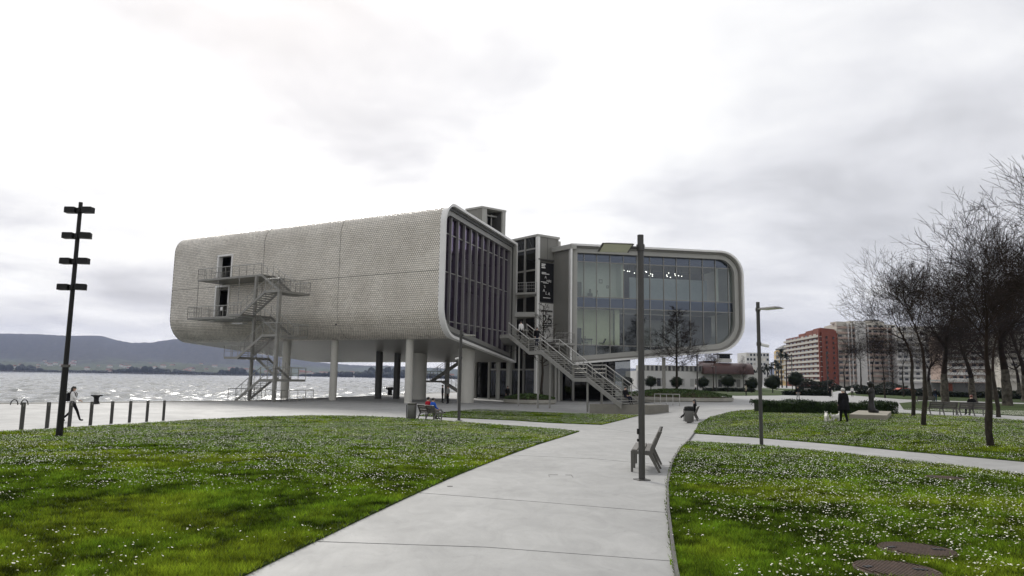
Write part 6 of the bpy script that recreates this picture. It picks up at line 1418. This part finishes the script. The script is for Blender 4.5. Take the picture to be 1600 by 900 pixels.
# ================================================================== CITY
def apartment(name, label, A, B, back, z1, floors, bays, wall, slab, win_mix=.3, bal_d=1.2, base=4.0, seed=1, skip=(), parapet=.95, proud=True, roof_steps=None):
    A, B, back = Vector(A), Vector(B), Vector(back); rn = random.Random(seed); d = B - A; L = d.length; d.normalize(); nn = Vector((d.y, -d.x, 0))
    if nn.dot(A) > 0: nn = -nn
    t_ = thing(name, label, 'building', (A.x, A.y, PZ)); zs0 = PZ
    mb = MB(); mb.para(A + Vector((0, 0, zs0)), B - A, back, (0, 0, z1 - zs0)); wl_ = mb.build('wall', wall, t_)
    fh = (z1 - zs0 - base) / floors; bwid = L / bays
    wm0 = MB(); wm0.box((0, 0, 0), (bwid * .62, .12, fh * .52)); shared = {}
    for f in range(floors):
        z = zs0 + base + f * fh
        if slab is not None:
            mb = MB(); mb.para(A + nn * bal_d + Vector((0, 0, z - .12)), d * L, -nn * bal_d, (0, 0, .24)); mb.para(A + nn * bal_d + Vector((0, 0, z + .12)), d * L, -nn * .12, (0, 0, parapet)); mb.build('balcony', slab, t_)
        for b in range(bays):
            if b in skip: continue
            k = 'w2' if rn.random() < win_mix else 'w1'; c = A + d * ((b + .5) * bwid) + nn * .05 + Vector((0, 0, z + fh * .52)) - Vector((A.x, A.y, PZ))
            if k not in shared:
                o = wm0.build('window', M_WIN if k == 'w1' else M_WIN2, None); o.parent = t_; shared[k] = o
            else: o = shared[k].copy(); col.objects.link(o)
            o.parent = t_; o.location = c; o.rotation_euler = (0, 0, math.atan2(d.y, d.x))
    return t_, wl_
# red block with balconies: long side faces left, red end wall faces the park
Dr = 390; cA = at(1285, 560, Dr); cL = at(1229, 560, 462); cR = at(1310, 560, 402)
cA, cL, cR = (Vector((q.x, q.y, 0)) for q in (cA, cL, cR)); zr = at(1285, 514, Dr).z
rbld, rw = apartment('red_apartment_block', 'red apartment block with rows of white balconies and a plain red end wall', cL, cA, cR - cA, zr - 1.5, 10, 9, M_RED, M_CREAM, .25, 1.6, 3.2, 3)
dd_ = (cA - cL).normalized(); nn = Vector((dd_.y, -dd_.x, 0)); nn = -nn if nn.dot(cA) > 0 else nn
mb = MB(); mb.para(cA + nn * 1.8 - dd_ * .3 + Vector((0, 0, PZ)), (cR - cA) * .9 - nn * 1.8, dd_ * .9, (0, 0, zr - PZ)); mb.build('end_wall', M_RED, rbld)
for i, (f0, f1, h) in enumerate(((.0, .2, -3.0), (.2, .4, -1.0), (.4, .6, .4), (.6, .8, 1.2), (.8, .99, 1.6))):
    mb = MB(); mb.para(cL + (cA - cL) * f0 + nn * .1 + Vector((0, 0, zr - 4)), (cA - cL) * (f1 - f0 - .01), (cR - cA) * .9, (0, 0, 3.2 + h)); mb.build('roof_step', M_RED, rbld)
for f in range(9):
    for k in range(2):
        mb = MB(); v = cA + (cR - cA) * (.25 + .42 * k) + Vector((0, 0, 4 + f * 2.75)); q = (cR - cA).normalized(); e_ = Vector((q.y, -q.x, 0)); e_ = -e_ if e_.dot(cA) > 0 else e_
        mb.para(v + e_ * 1.75 if False else v + dd_ * .61, q * 1.6, dd_ * .08, (0, 0, 1.3)); mb.build('window', M_WIN, rbld)
# white block
wa, wb_ = at(1309, 560, 402), at(1402, 560, 408); zw = at(1350, 506, 405).z; wa, wb_ = Vector((wa.x, wa.y, 0)), Vector((wb_.x, wb_.y, 0))
wbld, _ = apartment('white_apartment_block', 'pale apartment block with brown balconies and a tall white windowless strip', wa, wb_, (6, 30, 0), zw, 11, 10, M_CREAM, M_PINK, .35, 1.3, 3.5, 8, skip=(4,))
q = (wb_ - wa).normalized(); mb = MB()
mb.para(wa + q * 10.5 + Vector((0, -1.9, PZ)), q * 6.6, (0, 2.5, 0), (0, 0, zw - PZ + 1.0)); mb.build('stair_tower', M_BWHITE, wbld)
for u_ in (6.0, 8.2, 18.3, 30.5): mb = MB(); mb.para(wa + q * u_ + Vector((0, -1.7, PZ)), q * .55, (0, 1.6, 0), (0, 0, zw - PZ)); mb.build('pilaster', M_BWHITE, wbld)
for u_, w_, h_ in ((.5, 6, 1.0), (9, 8, 1.6), (20, 11, 2.0), (23, 5, 2.9)): mb = MB(); mb.para(wa + q * u_ + Vector((0, 1 + u_ * .05, zw - .05)), q * w_, (0, 8, 0), (0, 0, h_)); mb.build('roof_hut', M_CREAM if h_ < 2.5 else M_GREYD, wbld)
apartment('pale_apartment_block', 'pale apartment block behind the plane trees, right of the white block', at(1402, 560, 395).xy.to_3d(), at(1475, 560, 380).xy.to_3d(), (8, 25, 0), at(1440, 510, 390).z, 10, 8, M_BWHITE, M_BWHITE, .3, 1.2, 3.5, 11)
apartment('brick_apartment_block', 'brown apartment block half hidden by the plane trees', at(1475, 560, 330).xy.to_3d(), at(1560, 560, 310).xy.to_3d(), (8, 25, 0), at(1500, 520, 320).z, 8, 8, M_PINK, M_BWHITE, .45, 1.2, 4.5, 14)
apartment('cream_apartment_block', 'cream apartment block at the right edge behind the trees', at(1562, 560, 300).xy.to_3d(), at(1720, 560, 280).xy.to_3d(), (8, 25, 0), at(1600, 515, 290).z, 8, 10, M_CREAM, M_CREAM, .35, 1.2, 4.5, 15)
apartment('yellow_house', 'narrow yellow building left of the red block', at(1212, 560, 520).xy.to_3d(), at(1229, 560, 500).xy.to_3d(), (8, 25, 0), at(1225, 546, 500).z, 6, 3, M_YELLOW, M_CREAM, .3, 1.0, 4, 16)
mb = MB(); v = at(1222, 546, 498); mb.lathe((v.x + 2, v.y, v.z), [(6.5, -.5), (6.8, 0), (.5, 3.2)], 8); mb.build('hipped_roof', M_GREYD, label='dark hipped roof on the corner building behind the palms', cat='roof')
apartment('far_white_block', 'distant white block above the maroon roof, behind the camera lamp post', at(1166, 560, 640).xy.to_3d(), at(1202, 560, 640).xy.to_3d(), (0, 25, 0), at(1180, 551, 640).z, 5, 7, M_BWHITE, None, .3, 1.0, 8, 18)
# harbour building with a maroon barrel roof
ha = at(995, 590, 185); hb2 = at(1185, 590, 192); ha, hb2 = Vector((ha.x, ha.y, 0)), Vector((hb2.x, hb2.y, 0)); t_ = thing('harbour_building', 'long white harbour building with a maroon barrel roof', 'building', (ha.x, ha.y, PZ)); d = hb2 - ha
zw_ = at(1090, 581, 188).z; mb = MB(); mb.para(ha + Vector((0, 0, PZ)), d, (0, 18, 0), (0, 0, zw_ - PZ)); mb.build('wall', M_BWHITE, t_)
for i in range(26):
    mb = MB(); mb.para(ha + d * (i / 26 + .006) + Vector((0, -.08, PZ + 1.0)), d * (.8 / 26), (0, .12, 0), (0, 0, 2.0)); mb.build('window' if i in (3, 4, 5, 8, 12, 13, 17, 21) else 'wall_panel', (M_WIN if i % 3 else M_GREYP) if i in (3, 4, 5, 8, 12, 13, 17, 21) else M_GREYL if i % 2 else M_BWHITE, t_)
zb0 = at(1135, 583, 186).z; zb1 = at(1135, 566.5, 186).z; r_ = (zb1 - zb0); x0, x1 = at(1100, 570, 186).x, at(1170, 570, 190).x; mb = MB(); vs = []; ns = 16
for x in (x0, x1):
    for k in range(ns + 1): a = -.1 + (math.pi + .1) * k / ns; vs.append((x, 190 - r_ * 1.5 * math.cos(a), zb0 + r_ * math.sin(a)))
n1 = ns + 1; mb.add(vs, [(k, k + 1, n1 + k + 1, n1 + k) for k in range(ns)] + [tuple(range(n1)), tuple(range(2 * n1 - 1, n1 - 1, -1))]); mb.build('barrel_roof', M_MAROON, t_, smooth=True, auto=50)
mb = MB(); xa, xb = at(1000, 570, 190).x, x0; zz_ = at(1040, 571, 190).z; mb.box(((xa + xb) / 2, 192, zw_ + (zz_ - zw_) / 2), (xb - xa, 8, zz_ - zw_)); mb.build('upper_storey', M_GREYL, t_)
for i in range(14): mb = MB(); mb.box((xa + (xb - xa) * (i + .5) / 14, 187.95, zw_ + (zz_ - zw_) * .5), ((xb - xa) / 14 * .55, .2, (zz_ - zw_) * .8)); mb.build('louvre', M_GREYD if i % 3 else M_WIN, t_)
xr, zr_ = at(1134, 560, 188).x, at(1134, 565.5, 188).z; mb = MB(); mb.box((xr, 190, zr_ + .4), (3.4, 3, 1.0)); mb.build('lookout_base', M_BWHITE, t_); mb = MB(); mb.box((xr, 190, zr_ + 1.4), (2.8, 2.4, 1.0)); mb.build('lookout_glass', M_WIN, t_); mb = MB(); mb.box((xr - .2, 190, zr_ + 2.05), (4.2, 3.4, .25)); mb.build('lookout_roof', M_GREYD, t_)
mb = MB(); mb.box((at(1113, 565, 188).x, 191, zb1 + .15), (3, 2, .7)); mb.box((at(1104, 565, 188).x, 191, zb1 + .1), (2.4, 2, .5)); mb.build('roof_plant', M_MAROON, t_)
# palms
def palm(px, py, D, h, label, seed):
    p = at(px, py, D); p.z = -.6; rn = random.Random(seed); t_ = thing('palm_tree', label, 'tree', p, 'palms left of the red block'); mb = MB(); mb.tube(p, p + Vector((rn.gauss(0, .3), 0, h)), .3, .2, 7); mb.build('trunk', M_BARK, t_)
    mb = MB(); c = p + Vector((0, 0, h))
    for i in range(46):
        az = rn.random() * 6.28; el = rn.uniform(-.7, 1.2); L = rn.uniform(2.0, 2.9); d = Vector((math.cos(az) * math.cos(el), math.sin(az) * math.cos(el), math.sin(el))); sd_ = Vector((-d.y, d.x, 0)).normalized() * .32; m_ = c + d * L * .6; e = m_ + d * L * .4 + Vector((0, 0, -.7))
        mb.add([c - sd_ * .3, c + sd_ * .3, m_ + sd_, m_ - sd_, e], [(0, 1, 2, 3), (3, 2, 4)])
    mb.build('crown', M_DARKLEAF, t_)
pl = ['leftmost palm of the row beside the camera lamp post', 'second palm of the row left of the red block', 'third palm of the row left of the red block', 'fourth palm of the row left of the red block', 'fifth palm of the row left of the red block', 'tallest palm before the yellow building', 'palm close to the corner of the red block', 'palm below the hipped roof']
for i, (px, D, h) in enumerate(((1181, 330, 6.5), (1190, 325, 8), (1198, 320, 8.5), (1206, 320, 9.5), (1213, 315, 10.5), (1222, 300, 14.5), (1229, 300, 13.0), (1217, 290, 9))): palm(px, 600, D, h, pl[i], i)
# orange car behind the far hedge
p = gd(1412, 145); t_ = thing('parked_car', 'orange red car half hidden behind the far hedge', 'car', p); M_OR = pbr('car_orange', (.55, .07, .02), .3, var=.05, coat=.6)
def carp(L): return [Vector((p.x + a, p.y - .8, p.z + .35 + b)) for a, b in L]
mb = MB(); mb.prism(carp([(-2.0, 0), (2.0, 0), (2.05, .45), (1.9, .62), (1.0, .72), (.5, 1.12), (-1.0, 1.15), (-1.7, .72), (-2.05, .6)]), (0, 1.6, 0)); mb.build('body', M_OR, t_)
mb = MB(); mb.prism([q + Vector((0, -.01, 0)) for q in carp([(.9, .72), (.45, 1.06), (-.95, 1.08), (-1.5, .72)])], (0, 1.62, 0)); mb.build('side_window', M_WIN, t_)
for a in (-1.25, 1.25):
    for b in (-.82, .62): mb = MB(); q = p + Vector((a, b, .32)); mb.tube(q, q + Vector((0, .2, 0)), .32, None, 16); mb.build('wheel', M_BLACK, t_)
# kiosk roof strip among the trees
p = gd(1500, 170); t_ = thing('kiosk', 'low kiosk with a white flat roof behind the plane trees', 'kiosk', p); mb = MB(); mb.box(p + Vector((0, 0, 1.4)), (12, 3, 2.8)); mb.build('wall', M_GREYD, t_); mb = MB(); mb.box(p + Vector((-2.0, -.3, 3.2)), (16, 5, .4)); mb.build('roof', M_BWHITE, t_); mb = MB(); mb.box(p + Vector((-3.5, -1.55, 1.4)), (1.4, .1, 2.4)); mb.build('red_door', M_RED, t_)

# ================================================================== AIR
m, n, l, o = new_mat('haze_air'); v = N(n, 'ShaderNodeVolumePrincipled', inp={'Density': 0.000068, 'Anisotropy': 0.0}); v.inputs['Color'].default_value = (0.56, 0.66, 1.0, 1); l.new(v.outputs[0], o.inputs['Volume'])
mb = MB(); mb.para((-9500, -600, -8), (19000, 0, 0), (0, 10100, 0), (0, 0, 560)); mb.build('haze', m, label='thin pale haze over the bay', cat='haze', kind='stuff')
